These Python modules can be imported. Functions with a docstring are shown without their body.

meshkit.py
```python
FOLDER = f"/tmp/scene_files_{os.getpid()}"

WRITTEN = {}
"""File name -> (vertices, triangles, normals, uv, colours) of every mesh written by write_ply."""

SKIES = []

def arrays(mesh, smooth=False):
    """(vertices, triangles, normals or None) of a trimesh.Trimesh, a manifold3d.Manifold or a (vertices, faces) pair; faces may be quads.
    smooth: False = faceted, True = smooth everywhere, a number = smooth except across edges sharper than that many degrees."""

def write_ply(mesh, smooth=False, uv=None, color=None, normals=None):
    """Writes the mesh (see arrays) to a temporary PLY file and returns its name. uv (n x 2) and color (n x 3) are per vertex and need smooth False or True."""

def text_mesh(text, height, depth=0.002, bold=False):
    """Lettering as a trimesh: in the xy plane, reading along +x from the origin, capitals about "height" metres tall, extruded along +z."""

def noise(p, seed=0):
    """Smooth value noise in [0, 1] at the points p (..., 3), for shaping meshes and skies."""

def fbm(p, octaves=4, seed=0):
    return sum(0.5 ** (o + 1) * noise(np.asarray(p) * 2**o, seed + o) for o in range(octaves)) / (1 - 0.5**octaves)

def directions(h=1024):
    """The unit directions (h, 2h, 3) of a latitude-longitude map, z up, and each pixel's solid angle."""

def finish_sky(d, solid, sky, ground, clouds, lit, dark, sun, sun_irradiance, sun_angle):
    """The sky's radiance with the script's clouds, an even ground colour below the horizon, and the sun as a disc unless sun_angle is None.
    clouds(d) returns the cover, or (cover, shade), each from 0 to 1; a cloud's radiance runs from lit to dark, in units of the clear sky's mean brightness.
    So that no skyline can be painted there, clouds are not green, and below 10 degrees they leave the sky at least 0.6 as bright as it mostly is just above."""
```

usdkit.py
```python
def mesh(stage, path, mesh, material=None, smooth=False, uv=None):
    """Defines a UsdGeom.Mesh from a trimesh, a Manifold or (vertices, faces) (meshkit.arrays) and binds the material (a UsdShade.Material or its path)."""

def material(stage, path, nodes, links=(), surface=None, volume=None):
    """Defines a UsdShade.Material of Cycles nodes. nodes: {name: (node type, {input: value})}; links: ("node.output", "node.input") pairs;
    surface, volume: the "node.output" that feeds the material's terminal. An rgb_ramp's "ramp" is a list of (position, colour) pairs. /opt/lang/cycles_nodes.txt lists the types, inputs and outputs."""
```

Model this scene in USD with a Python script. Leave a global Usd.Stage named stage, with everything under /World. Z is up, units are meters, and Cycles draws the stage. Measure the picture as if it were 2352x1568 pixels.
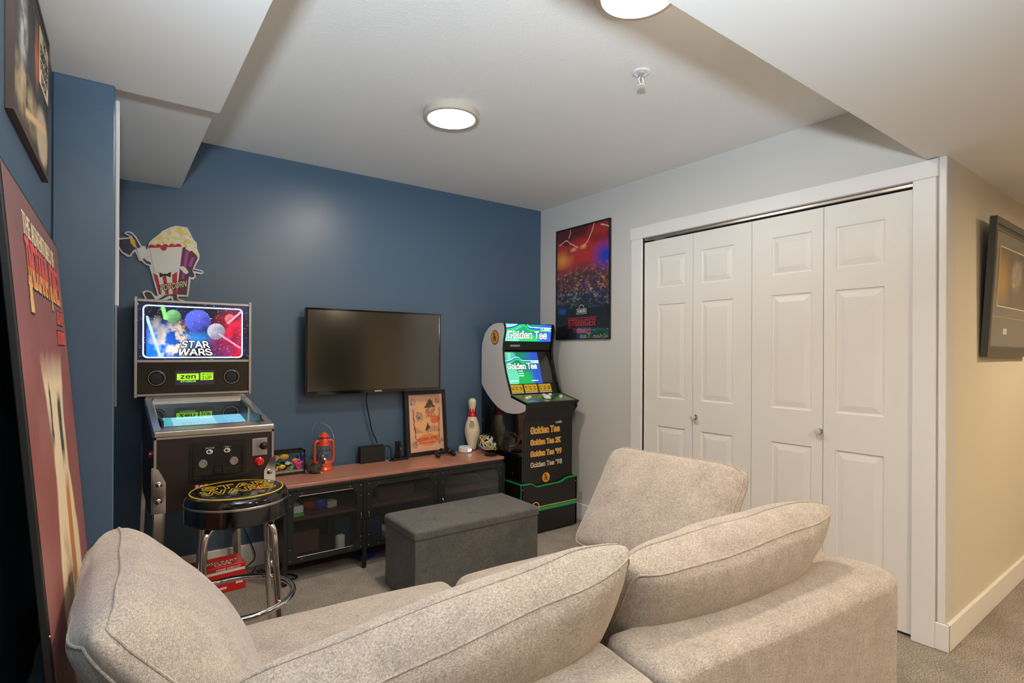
import math, random
import numpy as np, trimesh, shapely, manifold3d as m3
from shapely import affinity
from shapely.geometry import Polygon, box as sbox, Point, LineString
from pxr import Usd, UsdGeom, UsdLux, UsdShade, Sdf, Gf, Vt
import usdkit, meshkit

random.seed(7); np.random.seed(7)
PI = math.pi
stage = Usd.Stage.CreateInMemory()
UsdGeom.SetStageUpAxis(stage, UsdGeom.Tokens.z); UsdGeom.SetStageMetersPerUnit(stage, 1.0)
UsdGeom.Xform.Define(stage, '/World')

# ------------------------------------------------------------------ camera, light, exposure
FPX, YAW, ROLL, SHIFT, EYE = 1251.81, math.radians(36.5228), math.radians(0.2617), 23.908, 1.2847
cam = UsdGeom.Camera.Define(stage, '/World/camera')
fw = np.array([math.sin(YAW), math.cos(YAW), 0]); rt = np.array([math.cos(YAW), -math.sin(YAW), 0]); up = np.array([0, 0, 1.0])
R2 = rt*math.cos(ROLL)+up*math.sin(ROLL); U2 = up*math.cos(ROLL)-rt*math.sin(ROLL)
mat4 = np.eye(4); mat4[0, :3] = R2; mat4[1, :3] = U2; mat4[2, :3] = -fw; mat4[3, :3] = [0, 0, EYE]
cam.AddTransformOp().Set(Gf.Matrix4d(*mat4.ravel().tolist()))
HA = 36.0; FL = FPX/2352*HA
cam.CreateHorizontalApertureAttr(HA); cam.CreateVerticalApertureAttr(HA*1568/2352); cam.CreateFocalLengthAttr(FL)
cam.CreateVerticalApertureOffsetAttr(SHIFT/2352*HA); cam.CreateClippingRangeAttr(Gf.Vec2f(.02, 60))
cam.CreateExposureAttr(1.82)
LAMP = (1.0, .89, .75); LAMP_K = 35.0                      # warm flush ceiling lamps (see ceiling_light)
HALL = (1.0, .80, .54); HALL_K = 58.0                      # the warmer lamps of the corridor behind
dome = UsdLux.DomeLight.Define(stage, '/World/sky'); dome.CreateIntensityAttr(0.02); dome.CreateColorAttr(Gf.Vec3f(.8, .9, 1))
flash = UsdLux.SphereLight.Define(stage, '/World/flash')   # the photographer's flash, on the camera
_d = np.array([.46, .54, .78]); _d /= np.linalg.norm(_d); _x = np.cross(_d, [0, 0, 1.]); _x /= np.linalg.norm(_x); _y = np.cross(-_d, _x)
flash.AddTransformOp().Set(Gf.Matrix4d(*_x, 0, *_y, 0, *(-_d), 0, -.03, -.02, 1.62, 1)); flash.CreateRadiusAttr(.055); flash.CreateIntensityAttr(570.0); flash.CreateColorAttr(Gf.Vec3f(.74, .88, 1.0))
_s = UsdLux.ShapingAPI.Apply(flash.GetPrim()); _s.CreateShapingConeAngleAttr(58.0); _s.CreateShapingConeSoftnessAttr(.6)   # its head is tilted up to bounce

# ------------------------------------------------------------------ helpers: colours and materials
def S(*c):
    c = np.asarray(c[0] if len(c) == 1 else c, float)/255.0
    return np.where(c <= .04045, c/12.92, ((c+.055)/1.055)**2.4)
LOOK = {}
def pbr(name, color, rough=.5, metal=0., spec=.5, coat=0., emit=0., noise=None, bump=None, sheen=0., trans=0., ior=1.5, stretch=None, coatr=.05):
    """noise: (scale, second colour, low, high); bump: (scale, strength, distance)"""
    n = {'p': ('principled_bsdf', {'base_color': S(color), 'roughness': rough, 'metallic': metal, 'specular_ior_level': spec, 'coat_weight': coat, 'coat_roughness': coatr,
                                   'sheen_weight': sheen, 'transmission_weight': trans, 'ior': ior})}
    L = []
    if emit: n['p'][1].update(emission_color=S(color), emission_strength=emit)
    if noise or bump:
        n['t'] = ('texture_coordinate', {}); src = 't.object'
        if stretch:
            n['mp'] = ('mapping', {'scale': stretch}); L.append(('t.object', 'mp.vector')); src = 'mp.vector'
    if noise:
        n['n'] = ('noise_texture', {'scale': noise[0], 'detail': 4, 'roughness': .6}); n['r'] = ('rgb_ramp', {'ramp': [(noise[2], S(color)), (noise[3], S(noise[1]))]})
        L += [(src, 'n.vector'), ('n.fac', 'r.fac'), ('r.color', 'p.base_color')]
    if bump:
        n['bn'] = ('noise_texture', {'scale': bump[0], 'detail': 3}); n['b'] = ('bump', {'strength': bump[1], 'distance': bump[2]})
        L += [(src, 'bn.vector'), ('bn.fac', 'b.height'), ('b.normal', 'p.normal')]
    LOOK[name] = usdkit.material(stage, '/World/Looks/'+name, n, L, surface='p.BSDF'); return LOOK[name]
def pane(name, ior=1.45, rough=0., tint=(1, 1, 1)):
    LOOK[name] = usdkit.material(stage, '/World/Looks/'+name, {'f': ('fresnel', {'IOR': ior}), 'ge': ('geometry', {}), 'k': ('math', {'math_type': 'subtract', 'value1': 1.0}), 'ml': ('math', {'math_type': 'multiply'}),
        't': ('transparent_bsdf', {'color': tint}), 'g': ('glossy_bsdf', {'color': (1, 1, 1), 'roughness': rough}), 'm': ('mix_closure', {})},
        [('ge.backfacing', 'k.value2'), ('f.fac', 'ml.value1'), ('k.value', 'ml.value2'), ('ml.value', 'm.fac'), ('t.BSDF', 'm.closure1'), ('g.BSDF', 'm.closure2')], surface='m.closure')
def printed(name, rough=.4, emit=0., coat=0.):
    n = {'a': ('attribute', {'attribute': 'ink'}), 'p': ('principled_bsdf', {'roughness': rough, 'coat_weight': coat, 'coat_roughness': .03})}
    L = [('a.color', 'p.base_color')]
    if emit:
        n['p'][1]['emission_strength'] = emit; n['p'][1]['base_color'] = (.01, .01, .01); L = [('a.color', 'p.emission_color')]
    LOOK[name] = usdkit.material(stage, '/World/Looks/'+name, n, L, surface='p.BSDF')
def weave(name, c1, c2, c3, fine=420, sheen=.3):
    n = {'t': ('texture_coordinate', {}), 'm1': ('mapping', {'scale': (fine*.22, fine, fine)}), 'm3': ('mapping', {'scale': (230, 230, 26)}), 'd': ('noise_texture', {'scale': 1, 'detail': 3, 'roughness': .7}), 'rd': ('rgb_ramp', {'ramp': [(.34, (.80, .79, .79)), (.5, (1, 1, 1)), (.7, (1.06, 1.06, 1.06))]}), 'my': ('mix', {'mix_type': 'multiply', 'fac': .8}), 'm2': ('mapping', {'scale': (fine, fine*.22, fine*.6)}),
         'a': ('noise_texture', {'scale': 1, 'detail': 2}), 'b': ('noise_texture', {'scale': 1, 'detail': 2}), 'c': ('noise_texture', {'scale': 14, 'detail': 5, 'roughness': .7}),
         'x': ('mix_float', {'fac': .5}), 'r': ('rgb_ramp', {'ramp': [(.30, S(c1)), (.5, S(c2)), (.68, S(c3))]}), 'rc': ('rgb_ramp', {'ramp': [(.3, (.82, .82, .83)), (.7, (1.08, 1.07, 1.05))]}),
         'mx': ('mix', {'mix_type': 'multiply', 'fac': 1.0}), 'bp': ('bump', {'strength': .55, 'distance': .0012}),
         'p': ('principled_bsdf', {'roughness': .95, 'specular_ior_level': .15, 'sheen_weight': sheen, 'sheen_roughness': .5})}
    L = [('t.object', 'm1.vector'), ('t.object', 'm2.vector'), ('t.object', 'c.vector'), ('m1.vector', 'a.vector'), ('m2.vector', 'b.vector'), ('a.fac', 'x.a'), ('b.fac', 'x.b'), ('x.result', 'r.fac'),
         ('c.fac', 'rc.fac'), ('r.color', 'mx.color1'), ('rc.color', 'mx.color2'), ('t.object', 'm3.vector'), ('m3.vector', 'd.vector'), ('d.fac', 'rd.fac'), ('mx.color', 'my.color1'), ('rd.color', 'my.color2'), ('my.color', 'p.base_color'), ('x.result', 'bp.height'), ('bp.normal', 'p.normal')]
    LOOK[name] = usdkit.material(stage, '/World/Looks/'+name, n, L, surface='p.BSDF')
def carpet(name):
    n = {'t': ('texture_coordinate', {}), 'a': ('noise_texture', {'scale': 185, 'detail': 3, 'roughness': .75}), 'c': ('noise_texture', {'scale': 5, 'detail': 4, 'roughness': .65}),
         'r': ('rgb_ramp', {'ramp': [(.36, S(100, 89, 79)), (.5, S(166, 153, 139)), (.64, S(230, 217, 202))]}), 'rc': ('rgb_ramp', {'ramp': [(.35, (.74, .74, .75)), (.62, (1.05, 1.04, 1.03))]}),
         'mx': ('mix', {'mix_type': 'multiply', 'fac': 1.0}), 'bp': ('bump', {'strength': .9, 'distance': .009}), 'p': ('principled_bsdf', {'roughness': 1, 'specular_ior_level': .05, 'sheen_weight': .2})}
    L = [('t.object', 'a.vector'), ('t.object', 'c.vector'), ('a.fac', 'r.fac'), ('c.fac', 'rc.fac'), ('r.color', 'mx.color1'), ('rc.color', 'mx.color2'), ('mx.color', 'p.base_color'), ('a.fac', 'bp.height'), ('bp.normal', 'p.normal')]
    LOOK[name] = usdkit.material(stage, '/World/Looks/'+name, n, L, surface='p.BSDF')

pbr('navy_paint', (74, 98, 121), rough=.36, spec=.6, bump=(240, .06, .001))
pbr('grey_paint', (214, 211, 206), rough=.6, spec=.3, bump=(240, .06, .001))
pbr('beige_paint', (222, 212, 192), rough=.6, spec=.3, bump=(240, .06, .001))
pbr('ceiling_paint', (238, 238, 236), rough=.9, spec=.1, bump=(95, .35, .003))
pbr('soffit_paint', (232, 230, 226), rough=.85, spec=.15, bump=(160, .08, .001))
pbr('white_trim', (240, 237, 233), rough=.35, spec=.5)
pbr('door_white', (240, 235, 228), rough=.38, spec=.5)
pbr('dark_room', (22, 20, 19), rough=.9)
carpet('carpet')
pbr('chrome', (226, 224, 220), rough=.09, metal=1)
pbr('brushed', (200, 194, 188), rough=.3, metal=1)
pbr('aluminium', (178, 170, 164), rough=.38, metal=.8)
pbr('black_gloss', (16, 15, 15), rough=.08, coat=.6)
pbr('black_satin', (20, 19, 18), rough=.32)
pbr('black_matte', (24, 24, 23), rough=.7)
pbr('black_metal', (38, 39, 38), rough=.42, metal=.2)
pbr('black_rubber', (17, 17, 18), rough=.6)
pbr('vinyl_black', (10, 10, 11), rough=.12, coat=.5)
pbr('screen_black', (30, 26, 22), rough=.16, spec=1.0, coat=1.0, coatr=.14)
pbr('space_print', (42, 34, 30), rough=.3, noise=(300, (225, 222, 218), .70, .74))
pbr('white_plastic', (226, 226, 228), rough=.4)
pbr('panel_white', (214, 213, 214), rough=.35)
pbr('red_plastic', (214, 22, 24), rough=.2, coat=.4)
pbr('red_card', (214, 36, 30), rough=.4)
pbr('white_ink', (236, 234, 230), rough=.5)
pbr('yellow_ink', (236, 196, 40), rough=.4)
pbr('gold_ink', (226, 150, 44), rough=.35)
pbr('gold_pale', (242, 200, 120), rough=.35)
pbr('red_ink', (196, 34, 38), rough=.5)
pbr('orange_ink', (222, 108, 40), rough=.5)
pbr('title_red', (222, 92, 86), rough=.5); pbr('title_orange', (236, 150, 92), rough=.5)
pbr('lamp_rim', (196, 186, 170), rough=.5)
pbr('green_edge', (30, 160, 84), rough=.35)
pbr('black_ink', (22, 19, 18), rough=.5)
pbr('cream_ink', (238, 224, 186), rough=.5)
pbr('plum_ink', (104, 24, 52), rough=.4)
pbr('violet_ink', (168, 66, 168), rough=.4)
pbr('dusk_ink', (58, 44, 72), rough=.35)
pbr('corn_ink', (240, 226, 176), rough=.5, noise=(42, (226, 196, 84), .52, .62))
pbr('corn_pale', (244, 236, 206), rough=.5); pbr('corn_gold', (240, 214, 120), rough=.5)
pbr('brown_ink', (78, 56, 52), rough=.4)
pbr('wood_top', (166, 108, 86), rough=.32, spec=.7, noise=(6, (192, 134, 110), .35, .65), stretch=(.7, 16, 10))
pbr('wood_shelf', (84, 56, 42), rough=.5)
pbr('lantern_red', (224, 78, 42), rough=.3, coat=.4)
pbr('steel_wire', (150, 160, 168), rough=.3, metal=1)
pbr('fur_dark', (48, 40, 36), rough=.8, noise=(160, (92, 80, 70), .4, .7), bump=(260, .8, .004))
pbr('fur_tan', (196, 160, 118), rough=.8)
pbr('pin_ivory', (232, 218, 188), rough=.22, coat=.5)
pbr('pin_red', (206, 24, 28), rough=.22, coat=.5)
pbr('maze_grey', (214, 214, 216), rough=.3)
pbr('maze_yellow', (232, 200, 26), rough=.3)
pbr('bronze_frame', (84, 62, 50), rough=.5)
pbr('mesh_metal', (70, 70, 66), rough=.4, metal=.3)
pbr('charcoal_frame', (58, 58, 56), rough=.3, coat=.3)
pbr('frame_black', (30, 28, 26), rough=.4)
pbr('mat_grey', (122, 120, 114), rough=.7)
pbr('board_edge', (26, 26, 24), rough=.45, noise=(70, (150, 140, 128), .72, .8))
pbr('gravel', (190, 176, 156), rough=.8, noise=(300, (120, 106, 90), .45, .55))
for nm, c in dict(fish_yellow=(240, 186, 24), fish_orange=(236, 120, 58), coral_pink=(228, 72, 150), coral_pale=(244, 164, 200), plant_green=(28, 130, 96), leaf_green=(90, 190, 50), toy_white=(236, 236, 232), toy_red=(226, 80, 84), toy_blue=(40, 50, 160), toy_navy=(24, 30, 80), dark_teal=(22, 58, 66)).items(): pbr(nm, c, rough=.3)
pane('clear_glass', 1.35); pane('lens', 1.5, .02); pane('globe_glass', 1.5); pane('tank_glass', 1.25)
pbr('crystal', (244, 244, 244), rough=.06, trans=.45)
LOOK['lamp_glow'] = usdkit.material(stage, '/World/Looks/lamp_glow', {'e': ('emission', {'color': LAMP, 'strength': LAMP_K})}, [], surface='e.emission')
LOOK['hall_glow'] = usdkit.material(stage, '/World/Looks/hall_glow', {'e': ('emission', {'color': HALL, 'strength': HALL_K})}, [], surface='e.emission')
for nm, c, k in (('glow_white', (240, 246, 255), 1.2), ('glow_border', (170, 206, 255), 1.1), ('glow_green', (120, 230, 60), 1.0), ('glow_lime', (150, 240, 30), .8), ('glow_cream', (255, 246, 214), 1.4), ('glow_led', (250, 252, 255), 1.6), ('glow_blue', (30, 70, 190), .8), ('glow_grass', (10, 190, 70), .8)):
    pbr(nm, c, rough=.3, emit=k*.42)
printed('print_matte', .5); printed('print_gloss', .22, coat=.5); printed('print_glow', .2, emit=.36); printed('print_bright', .2, emit=.62)
weave('sofa_fabric', (132, 120, 110), (180, 166, 153), (216, 203, 189), fine=620)
weave('ottoman_fabric', (76, 74, 71), (104, 101, 97), (132, 128, 123), fine=520, sheen=.1)
weave('slate_fabric', (40, 58, 68), (62, 84, 94), (92, 112, 120))

# ------------------------------------------------------------------ helpers: prims
USED, LOC = set(), {}
def numbered(path):
    p, k = path, 0
    while p in USED: k += 1; p = f'{path}_{k:03d}'
    USED.add(p); return p
def thing(name, label, cat, loc=(0, 0, 0), group=None):
    p = numbered('/World/'+name); x = UsdGeom.Xform.Define(stage, p); x.AddTranslateOp().Set(Gf.Vec3d(*map(float, loc))); LOC[p] = np.array(loc, float)
    tag(x.GetPrim(), label, cat, group); return x.GetPrim()
def tag(o, label=None, cat=None, group=None, kind=None):
    for k, v in (('label', label), ('category', cat), ('group', group), ('kind', kind)):
        if v: o.SetCustomDataByKey(k, v)
def obj(name, mesh, mat, parent=None, smooth=30, label=None, kind=None, ink=None):
    """a Mesh prim; the mesh is given in world coordinates and stored relative to its parent thing"""
    base = str(parent.GetPath()) if parent else '/World'
    p = numbered(base+'/'+name); loc = LOC.get(base, np.zeros(3)); LOC[p] = loc
    v, f, _ = meshkit.arrays(mesh); m = usdkit.mesh(stage, p, (v-loc, f), LOOK[mat], smooth=False if ink is not None else smooth)
    if ink is not None:
        pv = UsdGeom.PrimvarsAPI(m).CreatePrimvar('ink', Sdf.ValueTypeNames.Color3fArray, 'vertex'); pv.Set(Vt.Vec3fArray.FromNumpy(np.asarray(ink, np.float32)))
    tag(m.GetPrim(), label, None, None, kind); return m.GetPrim()
def struct(name, mesh, mat, parent=None, smooth=30, label=None, cat=None):
    o = obj(name, mesh, mat, parent, smooth)
    if parent is None: tag(o, label, cat, None, 'structure')
    return o
def single(name, mesh, mat, label, cat, loc, smooth=30, group=None, kind=None):
    """a thing that is one mesh, its origin at its base"""
    p = '/World/'+name; q = numbered(p); v, f, _ = meshkit.arrays(mesh)
    m = usdkit.mesh(stage, q, (v-np.array(loc), f), LOOK[mat], smooth=smooth); m.AddTranslateOp().Set(Gf.Vec3d(*map(float, loc))); LOC[q] = np.array(loc, float)
    tag(m.GetPrim(), label, cat, group, kind); return m.GetPrim()

# ------------------------------------------------------------------ helpers: shapes
cat = trimesh.util.concatenate
def tm(x):
    v, f, _ = meshkit.arrays(x); return trimesh.Trimesh(v, f, process=False)
def mani(mesh):
    return m3.Manifold(m3.Mesh(np.asarray(mesh.vertices, np.float32), np.asarray(mesh.faces, np.uint32)))
def hull(pts): return tm(m3.Manifold.hull_points(np.asarray(pts, float)))
def bx(x0, x1, y0, y1, z0, z1, c=.003):
    c = min(c, (x1-x0)*.45, (y1-y0)*.45, (z1-z0)*.45); P = []
    for x, sx in ((x0, 1), (x1, -1)):
        for y, sy in ((y0, 1), (y1, -1)):
            for z, sz in ((z0, 1), (z1, -1)): P += [(x, y+sy*c, z+sz*c), (x+sx*c, y, z+sz*c), (x+sx*c, y+sy*c, z)]
    return hull(P)
def box0(x0, x1, y0, y1, z0, z1):
    b = trimesh.creation.box([x1-x0, y1-y0, z1-z0]); b.apply_translation([(x0+x1)/2, (y0+y1)/2, (z0+z1)/2]); return b
def rbox(x0, x1, y0, y1, z0, z1, r=.01, n=6):
    s = trimesh.creation.uv_sphere(r, count=[n*2, n*2]).vertices
    return hull(np.vstack([s+[x, y, z] for x in (x0+r, x1-r) for y in (y0+r, y1-r) for z in (z0+r, z1-r)]))
def sph(c, r, sub=3, scale=(1, 1, 1)):
    s = trimesh.creation.icosphere(sub, r); s.vertices = s.vertices*scale+np.array(c); return s
def cyl(a, b, r, n=24):
    return trimesh.creation.cylinder(r, segment=[a, b], sections=n)
def tube(path, r, n=10, closed=False):
    P = np.asarray(path, float); m = len(P); T = np.roll(P, -1, 0)-np.roll(P, 1, 0)
    if not closed: T[0] = P[1]-P[0]; T[-1] = P[-1]-P[-2]
    T /= np.linalg.norm(T, axis=1)[:, None]; a = np.array([0, 0, 1.0]) if abs(T[0][2]) < .9 else np.array([1.0, 0, 0])
    V = []; u = np.cross(a, T[0]); rr = np.broadcast_to(r, m)
    for k in range(m):
        u = u-T[k]*(u@T[k]); u /= np.linalg.norm(u); w = np.cross(T[k], u)
        t = np.arange(n)*2*PI/n; V.append(P[k]+rr[k]*(np.cos(t)[:, None]*u+np.sin(t)[:, None]*w))
    V = np.vstack(V); F = []
    for k in range(m if closed else m-1):
        a0, b0 = k*n, ((k+1) % m)*n
        for i in range(n): j = (i+1) % n; F += [(a0+i, a0+j, b0+j), (a0+i, b0+j, b0+i)]
    if not closed:
        V = np.vstack([V, P[0], P[-1]]); c0, c1 = len(V)-2, len(V)-1
        for i in range(n): j = (i+1) % n; F += [(c0, j, i), (c1, (m-1)*n+i, (m-1)*n+j)]
    return trimesh.Trimesh(V, np.array(F), process=False)
def smoothpath(P, k=8):
    P = np.asarray(P, float); Q = np.vstack([2*P[0]-P[1], P, 2*P[-1]-P[-2]]); out = []
    for i in range(1, len(Q)-2):
        for t in np.arange(k)/k:
            a, b, c, d = Q[i-1:i+3]; out.append(.5*(2*b+(c-a)*t+(2*a-5*b+4*c-d)*t*t+(3*b-a-3*c+d)*t**3))
    return np.array(out+[P[-1]])
def lathe(prof, c=(0, 0, 0), n=48):
    m = trimesh.creation.revolve(np.asarray(prof, float), sections=n); m.apply_translation(c)
    if m.volume < 0: m.invert()
    return m
def extr(poly, h):
    gs = [g for g in getattr(poly, 'geoms', [poly]) if g.geom_type == 'Polygon' and g.area > 1e-9]
    return cat([trimesh.creation.extrude_polygon(g, h, engine='earcut') for g in gs])
class Fr:
    """a flat frame: origin, U to the reader's right, V up, W = U x V towards the reader"""
    def __init__(s, o, U, V): s.o = np.array(o, float); s.U = np.array(U, float)/np.linalg.norm(U); s.V = np.array(V, float)/np.linalg.norm(V); s.W = np.cross(s.U, s.V)
    def at(s, u, v, w=0): return s.o+u*s.U+v*s.V+w*s.W
    def put(s, mesh, w=0.):
        m = tm(mesh); v = np.asarray(m.vertices); m.vertices = s.o+v[:, :1]*s.U+v[:, 1:2]*s.V+(v[:, 2:3]+w)*s.W; return m
    def poly(s, poly, h, w=0.): return s.put(extr(poly, h), w)
    def box(s, u0, u1, v0, v1, w0, w1, c=.002): return s.put(bx(u0, u1, v0, v1, w0, w1, c))
    def grid(s, w, h, nx, ny, fn, off=0.):
        u, v = np.meshgrid(np.linspace(0, 1, nx), np.linspace(0, 1, ny)); col = fn(u.ravel(), v.ravel())
        V = s.o+(u.ravel()*w)[:, None]*s.U+(v.ravel()*h)[:, None]*s.V+off*s.W; i = np.arange(nx*ny).reshape(ny, nx)
        q = np.stack([i[:-1, :-1], i[:-1, 1:], i[1:, 1:], i[1:, :-1]], -1).reshape(-1, 4)
        return trimesh.Trimesh(V, np.vstack([q[:, [0, 1, 2]], q[:, [0, 2, 3]]]), process=False), col
def front(x, y, z): return Fr((x, y, z), (1, 0, 0), (0, 0, 1))          # faces the room from the navy wall
def rr(u0, u1, v0, v1, r, q=6): return sbox(u0+r, v0+r, u1-r, v1-r).buffer(r, quad_segs=q)
TX = {}
def text(t, h, w=None, bold=True, serif=0., slant=0.):
    """lettering as a polygon: lower left at the origin, capitals h tall, fitted to width w"""
    key = (t, bold, serif)
    if key not in TX:
        m = meshkit.text_mesh(t, .7, 1.0, bold); tri = m.triangles[m.face_normals[:, 2] > .5][:, :, :2]; p = shapely.union_all(shapely.polygons(tri)).buffer(1e-4)
        if serif:
            H = .7; ext = []
            for b0, b1 in ((0., .07), (H-.07, H)):
                band = p.intersection(sbox(-9, b0, 99, b1)); ext += [affinity.translate(band, d, 0) for d in (-serif, -serif*.5, serif*.5, serif)]
            p = shapely.union_all([p]+ext)
        TX[key] = p.simplify(.006)
    p = affinity.scale(TX[key], h/.7, h/.7, origin=(0, 0)); x0, y0, x1, y1 = p.bounds; p = affinity.translate(p, -x0, 0)
    if w: p = affinity.scale(p, w/(x1-x0), 1, origin=(0, 0))
    if slant: p = affinity.affine_transform(p, [1, slant, 0, 1, 0, 0])
    return p
def mv(p, u, v): return affinity.translate(p, u, v)
def noise2(u, v, k, seed=0, oct=4): return meshkit.fbm(np.stack([u*k, v*k, np.zeros_like(u)+seed*7.3], -1), oct, seed)
def blob(u, v, cu, cv, ru, rv, soft=.35): return np.clip((1-np.hypot((u-cu)/ru, (v-cv)/rv))/soft, 0, 1)
def over(c, a, col): return c*(1-a[:, None])+np.asarray(S(col))*a[:, None]
def line(u, v, a, b, wd, asp=1.):
    a, b = np.array(a, float), np.array(b, float); d = b-a; t = np.clip(((u-a[0])*d[0]+(v-a[1])*d[1]*asp*asp)/(d[0]**2+(d[1]*asp)**2), 0, 1)
    return np.clip(1.6-np.hypot(u-a[0]-t*d[0], (v-a[1]-t*d[1])*asp)/wd, 0, 1)

# ------------------------------------------------------------------ the setting
XL, XR, YB, ZC, ZS, ZS2, YS, XS = -.142, 2.912, 3.535, 2.465, 2.142, 2.185, .846, .32
YC = .775                                     # corridor wall
X2, Y2 = 6.2, -3.2
struct('floor', box0(XL-.3, X2, Y2, YB+.1, -.08, 0), 'carpet')
struct('ceiling', box0(XL-.1, XR+.1, YS-.05, YB+.1, ZC, ZC+.08), 'ceiling_paint')
struct('trim_1', box0(XL-.3, X2, Y2, YS, ZS, ZC+.08), 'soffit_paint', label='lowered white soffit over the near side of the room', cat='soffit')
struct('trim_2', box0(XL-.3, XS, YS, 2.217, ZS, ZC+.02), 'soffit_paint', label='lowered white soffit along the left wall', cat='soffit')
struct('trim_3', box0(XL-.1, XS, 2.217, YB, ZS2, ZC+.02), 'soffit_paint', label='slightly higher soffit end over the pinball alcove', cat='soffit')
struct('wall_back', box0(XL-.1, XR+.12, YB, YB+.1, 0, ZC), 'navy_paint')
xw = lambda y: XL-.024*(2.19-y)             # the left wall runs slightly out of square
struct('wall_left', extr(Polygon([(xw(Y2), Y2), (XL, 2.19), (XL, YB), (XL-.15, YB), (xw(Y2)-.15, Y2)]), ZC), 'navy_paint')
struct('wall_nib', bx(XL, .015, 2.19, 2.30, 0, ZS, .004), 'navy_paint', label='short navy wall end beside the leaning poster board', cat='wall')
wr = Polygon([(YC, 0), (YB, 0), (YB, ZC), (YS, ZC), (YS, ZS), (YC, ZS)]).difference(sbox(.897, -.1, 2.441, 2.057))
struct('wall_right', Fr((XR+.12, 0, 0), (0, 1, 0), (0, 0, 1)).put(extr(wr, .12), -.12), 'grey_paint')
struct('wall_corridor', box0(XR+.12, X2, YC, YC+.02, 0, ZS), 'beige_paint')
rw = Polygon([(XL-.3, 0), (X2, 0), (X2, ZS), (XL-.3, ZS)]).difference(sbox(2.85, -.1, 3.95, 2.10))
struct('wall_rear', Fr((0, Y2, 0), (1, 0, 0), (0, 0, 1)).put(extr(rw, .1)), 'beige_paint')
struct('wall_far', box0(X2, X2+.1, Y2, YC+.1, 0, ZS), 'beige_paint')
struct('wall_dark_room', cat([box0(2.6, 4.2, Y2-1.3, Y2-1.2, 0, 2.3), box0(2.6, 2.65, Y2-1.2, Y2-.1, 0, 2.3), box0(4.15, 4.2, Y2-1.2, Y2-.1, 0, 2.3), box0(2.6, 4.2, Y2-1.3, Y2-.1, 2.3, 2.35), box0(2.6, 4.2, Y2-1.3, Y2, -.08, 0)]), 'dark_room')
# skirting boards and door casing
struct('baseboard_back', bx(.02, XR, YB-.015, YB, 0, .138), 'white_trim')
struct('baseboard_right', bx(XR-.015, XR, 2.533, YB-.015, 0, .13), 'white_trim')
struct('baseboard_corridor', bx(XR-.012, X2, YC-.016, YC, 0, .118), 'white_trim')
struct('baseboard_left', extr(Polygon([(xw(Y2), Y2), (xw(Y2)+.014, Y2), (XL+.014, 2.19), (XL, 2.19)]), .13), 'white_trim')
struct('baseboard_corner', bx(XR-.014, XR, YC-.016, .81, 0, .118), 'white_trim')
struct('trim_4', bx(XR-.018, XR, 2.441, 2.533, 0, 2.057), 'white_trim', label='left white casing of the closet doors', cat='door casing')
struct('trim_5', bx(XR-.018, XR, .809, .897, 0, 2.057), 'white_trim', label='right white casing of the closet doors', cat='door casing')
struct('trim_6', bx(XR-.019, XR, .803, 2.544, 2.0572, 2.137), 'white_trim', label='white header casing over the closet doors', cat='door casing')
struct('trim_7', bx(XR-.008, XR, YC, .803, .118, ZS), 'white_trim', label='narrow white corner strip right of the closet casing', cat='corner trim')
struct('trim_8', bx(XR+.006, XR+.04, .9, 2.438, 2.038, 2.0565), 'brushed', label='metal sliding track above the closet doors', cat='door track')
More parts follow.
